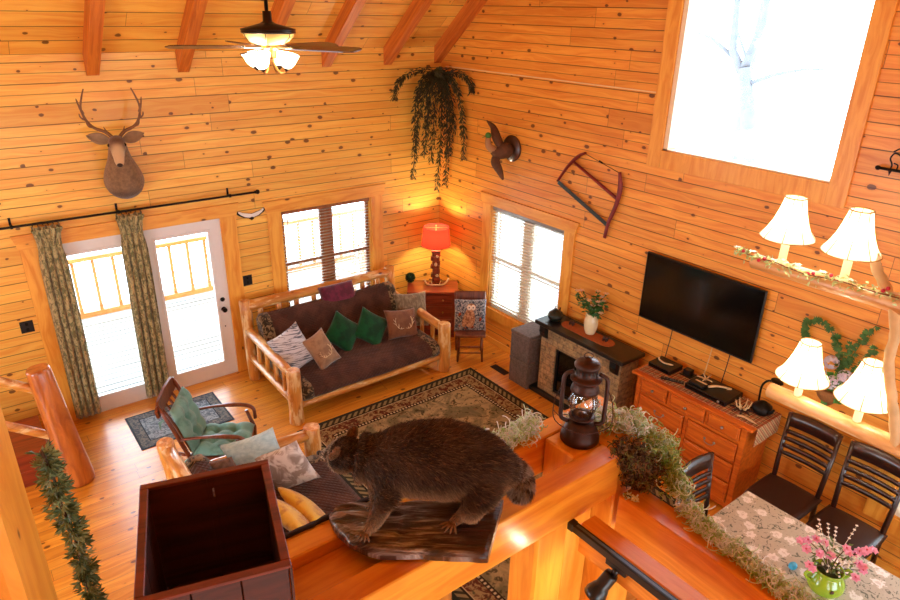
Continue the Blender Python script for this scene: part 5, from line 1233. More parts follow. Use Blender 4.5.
m = MB(); m.lathe([(.02,0),(.09,.08),(.12,.16),(.11,.17)], (-.13,-5.70,1.32), 16); m.build('basket', plain('woven brown basket', '#8a5a2c', .8, var=.4, scale=60, bump=.5), WV, True)
for c in ((-.20,-5.60,1.62),(-.22,-5.72,1.58),(-.20,-5.80,1.66),(-.16,-5.66,1.72)):
    m = MB()
    for k in range(70):
        d = V((rr.gauss(-.4,1),rr.gauss(0,1),rr.gauss(.2,1))).normalized(); p = V(c) + d*.055
        for a in range(4): u = d.orthogonal().normalized(); w_ = d.cross(u); m.leaf(p, u*math.cos(a*PI/2)+w_*math.sin(a*PI/2)+d*.2, d, .015, .013)
    m.build('hydrangea_head', plain('pale lavender petals', '#c9c2cf', .7, var=.2, scale=60), WV, True)
m = MB()
for k in range(40): m.leaf((-.18,-5.72+rr.gauss(0,.08),1.55+rr.gauss(0,.06)), (-.5,rr.gauss(0,1),rr.gauss(0,1)), (-1,0,.3), .09, .06)
m.build('leaves', plain('hydrangea leaf', '#4c8a30', .55, var=.3), WV, True)
# wrought iron hanger
IR = thing('iron_scroll_hanger', 'black wrought iron scroll bracket with an arrow rod beside the high window', 'bracket', (-.05,-5.62,3.29))
part('rod', lambda m: (m.cyl((0,.05,.01),(0,-.6,.01),.011,n=8), m.ball((0,.055,.01),(.012,.022,.018),8,6), m.tube([(0,-.03,.0),(0,-.03,-.035)],[.012,.001],6)), MAT['iron'], IR)
part('scroll', lambda m: (m.tube(cr([(0,-.03,.02),(0,-.03,.05),(0,-.01,.09),(0,-.03,.13),(0,-.07,.12),(0,-.08,.10)],4), .006, 6), m.tube(cr([(0,-.02,.14),(0,-.06,.17),(0,-.11,.18),(0,-.09,.24),(0,-.12,.30),(0,-.2,.33)],4), .006, 6), m.tube(cr([(0,-.04,.06),(0,-.07,.05),(0,-.07,.02)],3), .005, 6)), MAT['iron'], IR)
# ------------------------------------------------------------------ stair foot at the far left
NW = thing('stair_newel', 'stout varnished log newel post at the foot of the stairs by the curtains', 'post', (-5.25,-1.16,0))
part('log', lambda m: m.tube([(.0,0,0),(.0,0,.04),(-.02,.01,.35),(-.06,.03,.8),(-.10,.05,1.24),(-.103,.052,1.27)], [.140,.145,.125,.112,.102,.094], 18, wob=.06), wood('varnished newel pine', '#c9752f', '#92451a', 'z', .28, .5, 14, .3), NW)
SR = thing('stair_railing', 'pale log stair rails running out of the frame behind the newel post', 'railing', (-5.7,-1.08,1.0))
for z0, z1 in ((1.36,1.0),(.90,.50)): m = MB(); m.log((-6.2,-1.08,z0+.25),(-5.30,-1.10,z1-.02),.045,.042,seed=60+int(z0*10)); m.build('log_rail', MAT['logx'], SR, True)
m = MB(); m.box(-5.75,-1.0,.0,-5.125,-.30,.17,.006); m.box(-6.4,-1.0,.17,-5.42,-.30,.36,.006); tag(m.build('stair_steps', MAT['cherry']), 'low reddish wooden steps behind the newel post beside the curtain', 'steps')

# ------------------------------------------------------------------ loft timbers
m = MB(); m.obox((0,0,2.35),(.22,.21,4.7),None,.02); o = m.build('loft_post', MAT['postz']); o.rotation_euler = (0,0,R(-17)); o.location = (-5.765,-6.065,0); tag(o, 'huge smooth square pine post filling the lower left edge, the ivy hanging at its side', 'post')
LB = [(-5.66,-6.166,2.395,-3.60,-6.06,2.60,'beamx','long pine beam in front running under the raccoon to the lantern'),
      (-5.4,-5.875,2.40,-3.30,-5.775,2.60,'beamx','pine beam behind the raccoon that carries the moss and the lantern'),
      (-3.60,-10.9,2.20,-3.47,-6.18,2.40,'beamy','pine beam carrying the long moss garland beside the dining table'),
      (-3.865,-10.9,2.25,-3.777,-6.20,2.40,'beamy','narrow pine beam with the black light track on its side')]
for x0, y0, z0, x1, y1, z1, mt, l in LB:
    m = MB(); m.box(x0,y0,z0,x1,y1,z1,.005); tag(m.build('timber_beam', MAT[mt]), l, 'beam', 'loft edge timber beams')
m = MB(); m.box(-5.3,-6.058,2.50,-4.42,-5.877,2.55,.003); tag(m.build('shelf_board', MAT['beamx']), 'reddish board sunk between the two beams under the crate and bark slab', 'board')
m = MB(); m.box(-4.066,-6.155,0,-3.885,-6.00,2.394,.012); tag(m.build('timber_post', MAT['postz']), 'square pine post under the front beam beside the track light', 'post', 'square posts under the beams')
m = MB(); m.box(-3.775,-6.055,0,-3.605,-5.88,2.598,.008); tag(m.build('timber_post', MAT['postz']), 'square pine post whose top carries the rusty lantern', 'post', 'square posts under the beams')
m = MB(); m.box(-3.597,-6.155,0,-3.36,-5.88,2.598,.008); tag(m.build('timber_post', MAT['postz']), 'wide pine post end hung with dry brown moss right of the lantern', 'post', 'square posts under the beams')
# jagged bark edge on the back beam
m = MB(); rr = random.Random(2); N = 40
lo, hi = [], []
for i in range(N+1):
    x = -5.35 + .95*i/N; h = 2.610 + .008*noise.noise(V((x*22,0,0))) + .006*rr.random(); d = .006*noise.noise(V((x*30,4,0)))
    lo.append([m.vert((x,-5.778+d,2.595)), m.vert((x,-5.784+d,h)), m.vert((x,-5.768-d,h+.004)), m.vert((x,-5.762,2.585))])
for a, b in zip(lo, lo[1:]): m.skin(a, b)
tag(m.build('bark_strip', plain('dark jagged bark', '#2b1710', .9, var=.5, scale=40, bump=.6)), 'dark jagged strip of bark along the back beam between crate and slab', 'bark')

# ------------------------------------------------------------------ crate
CT = thing('wooden_crate', 'open dark red wooden crate with slot handles at the bottom of the view', 'crate', (-5.253,-6.02,2.602), R(-16)); cw_ = MAT['crate']
W_, D_, H_, th = .36, .455, .40, .014
def boards(m, ax, s, gaps):
    # vertical boards with thin gaps between
    L = W_ if ax == 'x' else D_-2*th; n = 3 if ax == 'x' else 3; w = L/n
    for i in range(n):
        c = -L/2 + w*(i+.5)
        if ax == 'x': m.obox((c, s*(D_/2-th/2), H_/2), (w-.003, th, H_), None, .002)
        else: m.obox((s*(W_/2-th/2), c, H_/2), (th, w-.006, H_), None, .002)
part('back_panel', lambda m: (m.box(-W_/2+.010,D_/2-th,0,.0,D_/2,H_,.001), m.box(.0,D_/2-th,0,.012,D_/2,H_), m.box(.012,D_/2-th,0,.017,D_/2,H_-.075), m.box(.012,D_/2-th,H_-.04,.017,D_/2,H_), m.box(.017,D_/2-th,0,W_/2-.006,D_/2,H_,.0015)), cw_, CT)
part('front_panel', lambda m: boards(m,'x',-1,0), cw_, CT)
part('side_panel', lambda m: boards(m,'y',-1,0), cw_, CT); part('side_panel', lambda m: boards(m,'y',1,0), cw_, CT)
part('bottom_board', lambda m: (m.box(-W_/2+th,-D_/2+th,.003,0,D_/2-th,.015,.001), m.box(.004,-D_/2+th,.003,W_/2-th,D_/2-th,.015,.001)), cw_, CT)
part('rim', lambda m: (m.box(-W_/2-.006,-D_/2-.006,H_,W_/2+.006,-D_/2+.018,H_+.012,.002), m.box(-W_/2-.006,D_/2-.018,H_,W_/2+.006,D_/2+.006,H_+.012,.002), m.box(-W_/2-.006,-D_/2+.018,H_,-W_/2+.018,D_/2-.018,H_+.012,.002), m.box(W_/2-.018,-D_/2+.018,H_,W_/2+.006,D_/2-.018,H_+.012,.002)), wood('worn red rim', '#7a2f18', '#4a180c', 'x', .5, .1, 24, .2), CT)
part('corner_strip', lambda m: [m.box(sx*(W_/2+.001)-.002*0, -D_/2-.004, 0, sx*(W_/2+.008), -D_/2+.02, H_, .001) for sx in (-1,1)], cw_, CT)
part('base_rail', lambda m: m.box(-W_/2-.005,-D_/2-.010,.0,W_/2+.005,-D_/2,.05,.002), cw_, CT)

# ------------------------------------------------------------------ bark slab
t_ = NT('bark slab with painted sheen'); s_ = t_.sep(t_.obj()); u_ = t_.math('ADD', t_.math('MULTIPLY', s_[0], .8), t_.math('MULTIPLY', s_[1], -.6)); v2_ = t_.math('ADD', t_.math('MULTIPLY', s_[0], .6), t_.math('MULTIPLY', s_[1], .8))
n_ = t_.noise(t_.comb(t_.math('MULTIPLY', u_, 5), t_.math('MULTIPLY', v2_, 42), 0.0), 1, 5, .65, .8)
c_ = t_.ramp(n_, [(.3, lin('#1d0f0b')), (.46, lin('#3f2318')), (.54, lin('#7b665b')), (.63, lin('#b5aca6'))])  # pale grey stops are glossy highlights painted into the bark colour
c_ = t_.mix(t_.sstep(t_.math('ADD', u_, t_.math('MULTIPLY', v2_, .6)), -.02, .10), c_, t_.mix(t_.sstep(n_, .3, .7), lin('#4a2214'), lin('#2a120a')))
t_.bump(n_, .9, .02); bm_ = t_.fin(c_, .28, coat=.5)
BS = V((-4.52,-6.02,0)); near = [(-4.80,-5.84),(-4.805,-5.90),(-4.79,-5.99),(-4.74,-6.075),(-4.66,-6.13),(-4.56,-6.215),(-4.459,-6.297)]; far = [(-4.787,-5.79),(-4.74,-5.775),(-4.68,-5.80),(-4.60,-5.85),(-4.48,-5.93),(-4.34,-6.02),(-4.222,-6.11)]
npts = cr([(a,b,0) for a,b in near], 6); fpts = cr([(a,b,0) for a,b in far], 6); NN = len(npts); KK = 18
m = MB(); T_, B_ = {}, {}
for i in range(NN):
    u = i/(NN-1)
    for k in range(KK+1):
        v = k/KK; p = npts[i].lerp(fpts[i], v); jag = .008*noise.noise(V((u*16,k*9.,0))) if k in (0,KK) else 0
        z = 2.648 + (.018*noise.noise(V((u*3, v*11, 1))) if u < .6 else .004*noise.noise(V((u*3, v*14, 1)))) - .020*(1-min(1,u*4))**2
        T_[i,k] = m.vert(p - BS + V((jag, jag, z + (-.012 if k in (0,KK) else 0)))); B_[i,k] = m.vert(p - BS + V((jag*.5,jag*.5, 2.604 + (.012 if k in (0,KK) else 0))))
for i in range(NN-1):
    for k in range(KK): m._face([T_[i,k],T_[i+1,k],T_[i+1,k+1],T_[i,k+1]], True); m._face([B_[i,k],B_[i,k+1],B_[i+1,k+1],B_[i+1,k]], True)
    m._face([T_[i,0],B_[i,0],B_[i+1,0],T_[i+1,0]]); m._face([T_[i,KK],T_[i+1,KK],B_[i+1,KK],B_[i,KK]])
for i in (0, NN-1):
    for k in range(KK): m._face([T_[i,k],T_[i,k+1],B_[i,k+1],B_[i,k]])
o = m.build('bark_slab', bm_); o.location = BS; tag(o, 'dark bark slab with painted sheen lying on the beams under the raccoon', 'slab')

# ------------------------------------------------------------------ raccoon
RC0 = V((-4.50,-6.02,2.66))
J = [(-4.435,-5.99,2.845),(-4.307,-6.085,2.815),(-4.235,-6.115,2.785),(-4.52,-5.92,2.84),(-4.60,-5.86,2.82),(-4.655,-5.805,2.832),(-4.700,-5.765,2.845),(-4.722,-5.722,2.832),(-4.742,-5.682,2.815),
     # near front leg
     (-4.615,-5.925,2.775),(-4.665,-5.965,2.735),(-4.715,-5.985,2.695),(-4.745,-5.985,2.668),
     # far front leg
     (-4.60,-5.84,2.76),(-4.625,-5.86,2.71),(-4.645,-5.885,2.672),
     # near hind leg
     (-4.37,-6.13,2.77),(-4.42,-6.155,2.72),(-4.43,-6.13,2.695),(-4.475,-6.125,2.672),
     # far hind leg
     (-4.30,-6.02,2.76),(-4.33,-5.99,2.70),(-4.36,-5.99,2.672)]
Ed = [(0,1),(1,2),(0,3),(3,4),(4,5),(5,6),(6,7),(7,8),(4,9),(9,10),(10,11),(11,12),(4,13),(13,14),(14,15),(1,16),(16,17),(17,18),(18,19),(1,20),(20,21),(21,22)]
Rd = [.122,.102,.05,.112,.086,.060,.064,.042,.020,.048,.030,.020,.016,.04,.028,.018,.062,.036,.022,.017,.05,.03,.02]
def racc(m):
    L_ = lambda *p: [V(q)-RC0 for q in p]
    sp = L_((-4.255,-6.105,2.795),(-4.32,-6.075,2.825),(-4.42,-6.00,2.845),(-4.52,-5.92,2.842),(-4.60,-5.855,2.832),(-4.66,-5.80,2.838)); P = cr(sp, 5); n = len(P); rr_ = [.075,.110,.134,.124,.096,.060]
    m.tube(P, [rr_[min(i//5,4)]*(1-(i%5)/5)+rr_[min(i//5+1,5)]*((i%5)/5) for i in range(n)], 22); m.ball(P[0], .068, 16, 10)
    fd = V((-.44,.86,-.25)).normalized(); Mh_ = fd.to_track_quat('Y','Z').to_matrix(); m.ball(V(J[6])-RC0, (.068,.070,.058), 18, 12, Mh_)
    m.tube([V(J[6])-RC0, V(J[7])-RC0, V(J[8])-RC0], [.05,.034,.017], 12); m.ball(V(J[8])-RC0, .017, 10, 8)
    for ids, rs in (((4,9,10,11,12),(.05,.050,.034,.022,.016)),((4,13,14,15),(.05,.044,.028,.017)),((1,16,17,18,19),(.07,.070,.040,.022,.017)),((1,20,21,22),(.06,.055,.032,.018))):
        q = [V(J[k])-RC0 for k in ids]; m.tube(q, rs, 14); [m.ball(a, b, 12, 8) for a, b in zip(q, rs)]
me = fused(racc, .0075, 8)
RC = bpy.data.objects.new('raccoon', me); COL.objects.link(RC); RC.location = RC0
tag(RC, 'brown furry raccoon with a ringed tail walking on the bark slab', 'raccoon')
skm = plain('raccoon under fur', '#4a382a', .9, var=.3); me.materials.append(skm)
# fur strands sampled over the body
def fur_obj(name, meshes, n, L, colf, par, seed, flow=V((.80,-.60,-.35)).normalized()):
    rnd = random.Random(seed); tris = []
    for mh, off in meshes:
        mh.calc_loop_triangles()
        for tr in mh.loop_triangles:
            a, b, c = (mh.vertices[i].co + off for i in tr.vertices); ar = (b-a).cross(c-a).length/2
            if ar > 1e-9: tris.append((ar, a, b, c, *[mh.vertices[i].normal for i in tr.vertices]))
    cum = []; s = 0
    for t in tris: s += t[0]; cum.append(s)
    import bisect
    vs, fs, cs = [], [], []
    for i in range(n):
        t = tris[min(len(tris)-1, bisect.bisect(cum, rnd.random()*s))]; u, v = rnd.random(), rnd.random()
        if u+v > 1: u, v = 1-u, 1-v
        p = t[1]*(1-u-v) + t[2]*u + t[3]*v; nn = (t[4]*(1-u-v) + t[5]*u + t[6]*v).normalized()
        l, w, c, fl = colf(p, nn, rnd, L, flow)
        if l <= 0: continue
        d = (nn*.62 + fl*.75 + V((rnd.gauss(0,.22), rnd.gauss(0,.22), rnd.gauss(0,.22)))).normalized()
        sd = d.cross(nn + V((rnd.gauss(0,.6),rnd.gauss(0,.6),rnd.gauss(0,.6)))).normalized()*w; k = len(vs)
        mid = p + d*l*.55; tip = mid + (d + fl*.35 + V((0,0,-.15))).normalized()*l*.45
        vs += [p-sd, p+sd, mid+sd*.8, mid-sd*.8, tip]; fs += [(k,k+1,k+2,k+3),(k+3,k+2,k+4)]; cs.append(c)
    me_ = bpy.data.meshes.new(name); me_.from_pydata([tuple(v) for v in vs], [], fs)
    at_ = me_.color_attributes.new('Col', 'FLOAT_COLOR', 'POINT')
    for i, c in enumerate(cs):
        for q in range(5): at_.data[i*5+q].color = (*c[:3], 1)
    t = NT(name + ' hair'); ca = t.node('ShaderNodeVertexColor'); ca.layer_name = 'Col'
    me_.materials.append(t.fin(ca.outputs[0], .75, spec=.25)); o = bpy.data.objects.new(name, me_); COL.objects.link(o); o.parent = par; o['kind'] = 'stuff'; return o
HD = V(J[6])-RC0; cA, cB, cC, cD, cE = (lin(h)[:3] for h in ('#33251b','#6c523d','#ab835c','#d9c7ac','#120d0a'))
def mixc(a, b, t): return tuple(x*(1-t)+y*t for x, y in zip(a, b))
def body_fur(p, nn, rnd, L, flow):
    q = p + RC0; nz = noise.noise(q*14)*.5+.5; c = mixc(cA, cB, max(0,min(1,rnd.random()**1.5*.8+(nz-.5)*.9))); c = mixc(c, cC, .5) if rnd.random() < .08 else c
    tb = max(0,min(1,(-nn.z-.05)*1.6)) + max(0,min(1,(2.76-q.z)*14)); c = mixc(c, cC, min(1, tb*(.35+.8*rnd.random())))
    l = L*rnd.uniform(.6,1.25); fl = flow; w = .0009
    if q.z < 2.735: l *= .45; w = .0008; fl = V((0,0,-1))
    if q.z < 2.682: l = L*.18
    dh = (p-HD).length
    if dh < .10:
        l *= .55; fl = V((.45,-.75,0)); f = (p-HD).dot(V((-.44,.86,-.25)))   # towards the muzzle
        if f > .035: c = mixc(cE, cD, .15 if abs((p-HD).dot(V((-.86,-.44,0)))) > .02 else .6); l *= .6
        elif f > .02: c = mixc(cD, c, .4)
    if (p-(V(J[8])-RC0)).length < .03: l = .006; c = mixc(cD, c, .3)
    return l, w, c, fl
me.update()
fur_obj('fur', [(me, V((0,0,0)))], 80000, .026, body_fur, RC, 5)
# ears
for c, out in (((-4.650,-5.735,2.893),(.50,.30,.8)), ((-4.752,-5.795,2.888),(-.55,-.30,.78))):
    out = V(out).normalized(); fd = V((-.12,.95,.0)); Me = basis(out.cross(fd), out); 
    def ear(m):
        g = []
        for i in range(7):
            u = i/6; w = .027*math.sqrt(max(0,1-(u*.98)**2.4)); row = []
            for k in range(7):
                v = -1+k/3; row.append(m.vert(V(c)-RC0 + Me @ V((v*w, u*.038-.008, -.012*(1-v*v)))))
            g.append(row)
        for a, b in zip(g, g[1:]):
            for k in range(6): m._face([a[k],a[k+1],b[k+1],b[k]], True)
    m = MB(); ear(m); e = m.build('ear', plain('tan ear fur', '#a5683a', .9, var=.2, sheen=.4), RC); sd = e.modifiers.new('thickness','SOLIDIFY'); sd.thickness = .005
    fur_obj('ear_fur', [(e.data, V((0,0,0)))], 900, .009, lambda p, nn, rnd, L, flow: (L*rnd.uniform(.5,1.2), .0007, mixc(cC, cA, rnd.random()*.8), V((0,0,1))), RC, 9)
m = MB(); m.ball(V(J[8])-RC0+V((-.008,.018,-.002)), (.011,.011,.009), 10, 6); m.build('nose', dk_, RC)
for s, c in ((1,(-4.692,-5.700,2.860)),(-1,(-4.745,-5.727,2.858))): m = MB(); m.ball(V(c)-RC0, .0085, 8, 6); m.build('eye', plain('raccoon eye', '#050303', .05), RC)
# toes
for c, d0, n_, L_ in (((-4.745,-5.985,2.668),V((-.75,-.35,0)),5,.030),((-4.645,-5.885,2.670),V((-.8,.1,0)),5,.028),((-4.475,-6.125,2.672),V((-.85,-.25,0)),5,.040),((-4.36,-5.99,2.672),V((-.8,.2,0)),5,.036)):
    for k in range(n_):
        a = R((k-2)*24); d = V((d0.x*math.cos(a)-d0.y*math.sin(a), d0.x*math.sin(a)+d0.y*math.cos(a), 0)).normalized(); b = V(c)-RC0+d*.006
        m = MB(); m.tube([b, b+d*L_*.45+V((0,0,.004)), b+d*L_*.85+V((0,0,-.002)), b+d*L_*1.1+V((0,0,-.006))], [.0065,.0052,.004,.001], 7); m.build('toe', plain('raccoon toe', '#7a5a3e', .7, var=.3), RC)
tailp = [V(p)-RC0 for p in ((-4.30,-6.09,2.80),(-4.25,-6.11,2.79),(-4.205,-6.125,2.77),(-4.185,-6.145,2.74),(-4.20,-6.17,2.712),(-4.225,-6.185,2.70))]
m = MB(); m.tube(cr(tailp,4), [.038+.008*math.sin(PI*i/20) for i in range(18)]+[.034,.024,.010], 14); TLm = m.build('tail', skm, RC)
tp = cr(tailp, 8)
def tail_fur(p, nn, rnd, L, flow):
    k = min(range(len(tp)), key=lambda i: (tp[i]-p).length); fl = (tp[min(k+1,len(tp)-1)]-tp[max(0,k-1)]).normalized(); r_ = (k/len(tp)*5.2) % 1
    c = mixc(cA, cB, .2+rnd.random()*.6) if r_ < .38 else mixc(cB, (.45,.36,.28), .2+rnd.random()*.6); return L*rnd.uniform(.6,1.1), .0010, c, fl
fur_obj('tail_fur', [(TLm.data, V((0,0,0)))], 9000, .026, tail_fur, RC, 6)

# ------------------------------------------------------------------ lantern
LN = thing('oil_lantern', 'rusty brown oil lantern with clear glass globe standing where the beams cross', 'lantern', (-3.655,-5.975,2.600), R(-50))
ru = plain('rusty brown metal', '#3c2015', .45, .5, var=.4, scale=40, bump=.3)
part('fuel_tank', lambda m: m.lathe([(0,0),(.082,0),(.086,.006),(.084,.03),(.078,.045),(.070,.065),(.060,.085),(.050,.097),(.038,.102),(0,.102)], n=36), ru, LN)
part('burner', lambda m: m.lathe([(0,.10),(.03,.10),(.034,.112),(.028,.122),(.016,.135),(0,.14)], n=20), ru, LN)
part('globe_plate', lambda m: m.lathe([(.0,.118),(.056,.118),(.058,.124),(.05,.128),(0,.126)], n=28), ru, LN)
part('glass_globe', lambda m: m.lathe([(.044,.128),(.052,.145),(.060,.17),(.062,.195),(.056,.225),(.047,.248)], n=28, caps=False), glass('lantern glass', (.95,.97,.98,1), .30), LN)
part('globe_guard', lambda m: [m.tube([(math.cos(a)*r, math.sin(a)*r, z) for r, z in ((.048,.13),(.064,.17),(.066,.195),(.060,.225),(.05,.25))], .0018, 5) for a in [k*PI/2+.7 for k in range(4)]] and m.tube([(math.cos(k*PI/14)*.066, math.sin(k*PI/14)*.066, .19) for k in range(29)], .0018, 5, False), ru, LN)
part('hood', lambda m: m.lathe([(.0,.245),(.052,.245),(.062,.25),(.058,.265),(.050,.285),(.056,.298),(.067,.305),(.067,.312),(.052,.318),(.045,.325),(.045,.36),(.054,.366),(.056,.374),(.046,.388),(.028,.397),(.014,.400),(.010,.408),(0,.41)], n=32), ru, LN)
part('vent_slot', lambda m: [m.obox((math.cos(a)*.0455, math.sin(a)*.0455, .343), (.003,.006,.022), Matrix.Rotation(a,3,'Z')) for a in [k*PI/8 for k in range(16)]], MAT['black'], LN)
for s in (-1,1): part('side_tube', lambda m: m.tube(cr([(s*.055,0,.085),(s*.088,0,.10),(s*.092,0,.15),(s*.092,0,.26),(s*.086,0,.315),(s*.052,0,.335)],4), .0095, 8), ru, LN)
part('top_ring', lambda m: m.tube([(math.cos(k*PI/10)*.018, 0, .415+math.sin(k*PI/10)*.014) for k in range(21)], .002, 5, False), ru, LN)
part('carry_bail', lambda m: m.tube(cr([(-.094,0,.27),(-.12,-.06,.22),(-.11,-.11,.15),(0,-.14,.12),(.11,-.11,.15),(.12,-.06,.22),(.094,0,.27)],5), .0022, 5), ru, LN)
part('lift_lever', lambda m: m.tube([(-.06,-.02,.13),(-.10,-.03,.125),(-.125,-.03,.15)], .002, 5), ru, LN)

# ------------------------------------------------------------------ moss garlands and ivy
def moss(name, label, pts, n, rad, cols, seed, L=.05, droop=.3, w=.0023, cat='moss garland'):
    rr = random.Random(seed); P = cr(pts, 6); base = P[0].copy(); m = MB()
    for i in range(n):
        q = rr.random()*(len(P)-1.001); k = int(q); c = P[k].lerp(P[k+1], q-k); r_ = rad*max(.25, 1 + 1.1*noise.noise(c*16+V((seed,0,0)))); cl = noise.noise(c*30+V((0,seed,0)))
        if cl < -.25 and rr.random() < .7: continue
        d = V((rr.gauss(0,1),rr.gauss(0,1),abs(rr.gauss(0,.8)))).normalized(); p = c + d*r_*rr.random() + V((0,0,-.004))
        d = (d + V((rr.gauss(0,.5),rr.gauss(0,.5),rr.gauss(0,.5)-droop))).normalized(); pp = [p - base]; cur = V((rr.gauss(0,1),rr.gauss(0,1),rr.gauss(0,1)))
        for s in range(8):
            d = (d + d.cross(cur)*.75 + V((0,0,-droop*.15))).normalized(); pp.append(pp[-1] + d*L*rr.uniform(.7,1.2)/8)
        m.mi = rr.choice((0,0,1,1,2)); m.tube(pp, w, 3, False)
        if rr.random() < .35: e = pp[3]; m.tube([e, e + V((rr.gauss(0,1),rr.gauss(0,1),rr.gauss(0,1))).normalized()*L*.25], w*.8, 3, False)
    m.mi = 3; m.tube([x-base for x in P], .004, 5)
    o = m.build(name, cols + [plain('garland stem', '#3a2417', .8)]); o.location = base; tag(o, label, cat); return o
pale = [plain('moss sage', '#cfe0bc', .9, var=.25), plain('moss grey', '#f4faf0', .9, var=.2), plain('moss green', '#a3c474', .9, var=.3)]
dry = [plain('dry moss', '#7a5a32', .95, var=.35), plain('dry moss dark', '#4a3319', .95, var=.35), plain('dry moss olive', '#6d6b33', .95, var=.3)]
fresh = [plain('moss yellow green', '#a5b466', .9, var=.3), plain('moss pale', '#cbd6b2', .9, var=.2), plain('moss leaf green', '#7aa34c', .9, var=.3)]
moss('moss_garland', 'pale green moss tuft on the beam between the raccoon and the lantern', [(-4.09,-5.83,2.625),(-3.98,-5.83,2.64),(-3.86,-5.83,2.64),(-3.78,-5.80,2.635)], 1000, .052, pale, 1, L=.085, droop=.5)
moss('moss_garland', 'pale green moss clump on the post top at the right foot of the lantern', [(-3.60,-5.90,2.625),(-3.53,-5.96,2.635),(-3.45,-6.02,2.64),(-3.40,-6.10,2.63)], 1200, .060, pale, 2, L=.085, droop=.4)
moss('moss_garland', 'dry brown moss hanging down the face of the post below the green clump', [(-3.56,-6.165,2.60),(-3.52,-6.185,2.52),(-3.47,-6.19,2.44),(-3.47,-6.20,2.40)], 4200, .075, dry, 3, L=.06, droop=1.0)
moss('moss_garland', 'yellow green moss swag spilling off the post beside the dresser', [(-3.40,-6.12,2.60),(-3.34,-6.20,2.53),(-3.36,-6.27,2.48),(-3.42,-6.36,2.44)], 1200, .066, fresh, 4, L=.09, droop=.5)
moss('moss_garland', 'long grey green moss garland lying along the beam beside the dining table', [(-3.45,-6.42,2.43),(-3.50,-6.55,2.425),(-3.52,-6.72,2.425),(-3.54,-6.86,2.42),(-3.55,-7.05,2.42),(-3.55,-7.3,2.42)], 2300, .042, pale, 5, L=.085, droop=.6)
moss('moss_garland', 'small tuft of bead like silver moss at the start of the garland beam', [(-3.585,-6.21,2.41),(-3.57,-6.25,2.415)], 260, .018, [pale[1],pale[1],pale[0]], 6, L=.02)
IV = thing('hanging_ivy', 'dusty green ivy hanging down the side of the big left post', 'plant', (-5.52,-5.92,3.3)); rr = random.Random(12)
ivm = [plain('dusty ivy green', '#7d8b58', .6, var=.45, scale=25), plain('dark ivy green', '#4b5e36', .6, var=.4, scale=25)]
ip = cr([(-5.585,-5.93,3.34),(-5.575,-5.93,3.26),(-5.575,-5.93,3.18),(-5.565,-5.93,3.08),(-5.565,-5.93,2.98),(-5.565,-5.93,2.86),(-5.56,-5.93,2.70)], 5)
part('vine', lambda m: m.tube([p-V((-5.52,-5.92,3.3)) for p in ip], .004, 6), plain('ivy stem', '#4a3420', .8), IV)
for k_, mm in enumerate(ivm):
    m = MB()
    for i in range(230):
        q = rr.random()*(len(ip)-1.01); k = int(q); p = ip[k].lerp(ip[k+1], q-k) - V((-5.52,-5.92,3.3)); d = V((rr.gauss(.25,.8), rr.gauss(0,.6), rr.gauss(-.1,.6))).normalized(); p = p + d*rr.random()*.022
        sd = V((rr.gauss(0,1),rr.gauss(0,1),rr.gauss(0,1)))
        for s in (-.8,0,.8): m.leaf(p, d + d.cross(sd).normalized()*s, sd, .026, .008, .1)
    m.build('ivy_leaves', mm, IV)

# ------------------------------------------------------------------ track light
TK = thing('track_light', 'black track light with one lit spot head on the narrow beam', 'track light', (-3.882,-6.5,2.38))
part('rail', lambda m: (m.obox((0,-2.2,0),(.032,5.05,.036),None,.003), m.obox((0,.325,0),(.036,.03,.042),None,.003)), MAT['black'], TK)
part('conductor_strip', lambda m: m.obox((-.001,-2.2,.0185),(.012,5.0,.002)), plain('grey track strip', '#5f6b78', .3, .5), TK)
part('adapter', lambda m: (m.obox((-.0,.085,-.03),(.03,.10,.03),None,.004), m.cyl((0,.08,-.03),(-.02,.085,-.065),.014,n=10)), MAT['black'], TK)
a, b = V((-.02,.09,-.06)), V((-.075,.12,-.165)); Mh = (b-a).normalized().to_track_quat('Z','Y').to_matrix()
part('spot_head', lambda m: m.lathe([(0,0),(.026,0),(.029,.01),(.029,.065),(.034,.075),(.044,.105),(.044,.125),(.040,.125),(.030,.085),(0,.08)], a, 24, Mh), MAT['black'], TK)
part('bulb', lambda m: m.lathe([(0,.085),(.028,.090),(.034,.112),(.024,.122),(0,.125)], a, 18, Mh), MAT['bulb'], TK)
LIGHTS.append(('track_bulb', tuple(V((-3.882,-6.5,2.38)) + a + (b-a).normalized()*.145), .9, (1,.85,.62), .025))
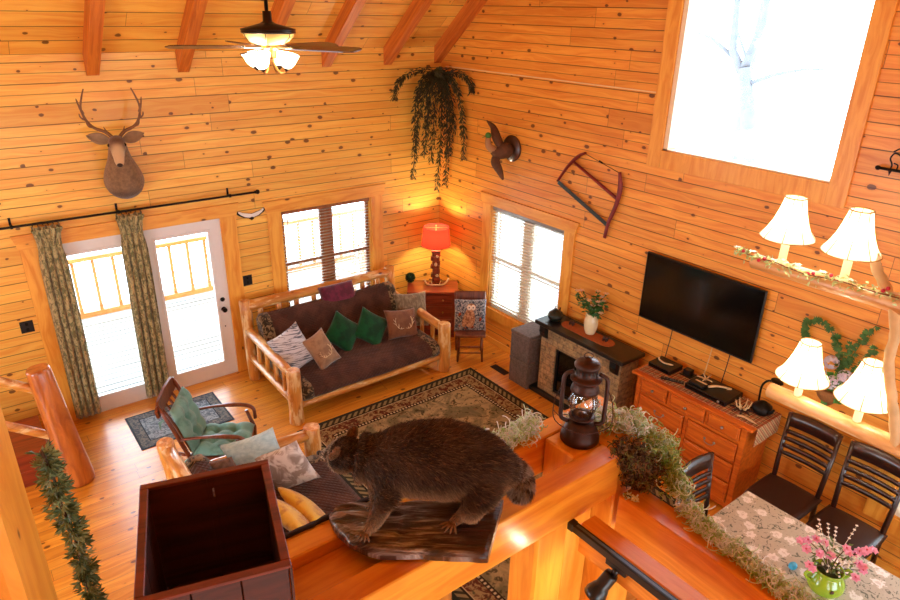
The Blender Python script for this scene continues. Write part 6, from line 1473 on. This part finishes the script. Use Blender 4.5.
# ------------------------------------------------------------------ light
def portal(loc, rot, sx, sy):
    l = bpy.data.lights.new('daylight portal', 'AREA'); l.shape = 'RECTANGLE'; l.size = sx; l.size_y = sy; l.cycles.is_portal = True
    o = bpy.data.objects.new('daylight_portal', l); COL.objects.link(o); o.location = loc; o.rotation_euler = rot
def win_portal(kind, h, off=.2):
    a = (h[0]+h[1])/2; z = (h[2]+h[3])/2; w = h[1]-h[0]; hh = h[3]-h[2]
    if kind == 'x': portal((a, off, z), (R(-90), 0, 0), w, hh)
    elif kind == '-x': portal((a, 2*YR-off, z), (R(90), 0, 0), w, hh)
    elif kind == 'y': portal((off, a, z), (0, R(90), 0), hh, w)
    else: portal((XL-off, a, z), (0, R(-90), 0), hh, w)
for k, h in (('x',DOOR),('x',WB),('x',(-8.6,-7.2,.9,2.1)),('y',WR),('y',WU),('y',WL),('y',(-10.4,-9.0,.7,2.1)),('-y',(-4.6,-2.2,.6,2.2)),('-x',(-4.2,-1.4,.8,2.1)),('-x',(-8.2,-6.0,.8,2.1))):
    win_portal(k, h)
w = bpy.data.worlds.new('daylight'); SC.world = w; w.use_nodes = True
bg = w.node_tree.nodes['Background']; bg.inputs[0].default_value = (.70, .87, 1, 1); bg.inputs[1].default_value = 7.2
def point(name, loc, e, col, r=.03):
    l = bpy.data.lights.new(name, 'POINT'); l.energy = e; l.color = col; l.shadow_soft_size = r
    o = bpy.data.objects.new(name, l); COL.objects.link(o); o.location = loc; return o
def spot(name, loc, to, e, col, ang, blend=.5, r=.02):
    l = bpy.data.lights.new(name, 'SPOT'); l.energy = e; l.color = col; l.spot_size = R(ang); l.spot_blend = blend; l.shadow_soft_size = r
    o = bpy.data.objects.new(name, l); COL.objects.link(o); o.location = loc
    o.rotation_euler = (V(to)-V(loc)).to_track_quat('-Z', 'Y').to_euler(); return o
for L in LIGHTS: point(*L)
for L in SPOTS: spot(*L)
SC.view_settings.view_transform = 'Standard'; SC.view_settings.look = 'None'; SC.view_settings.gamma = 1; SC.view_settings.use_curve_mapping = False
SC.view_settings.exposure = 0.88
SC.cycles.use_denoising = True
SC.cycles.max_bounces = 8; SC.cycles.diffuse_bounces = 5; SC.cycles.transparent_max_bounces = 12
SC.cycles.sample_clamp_indirect = 6
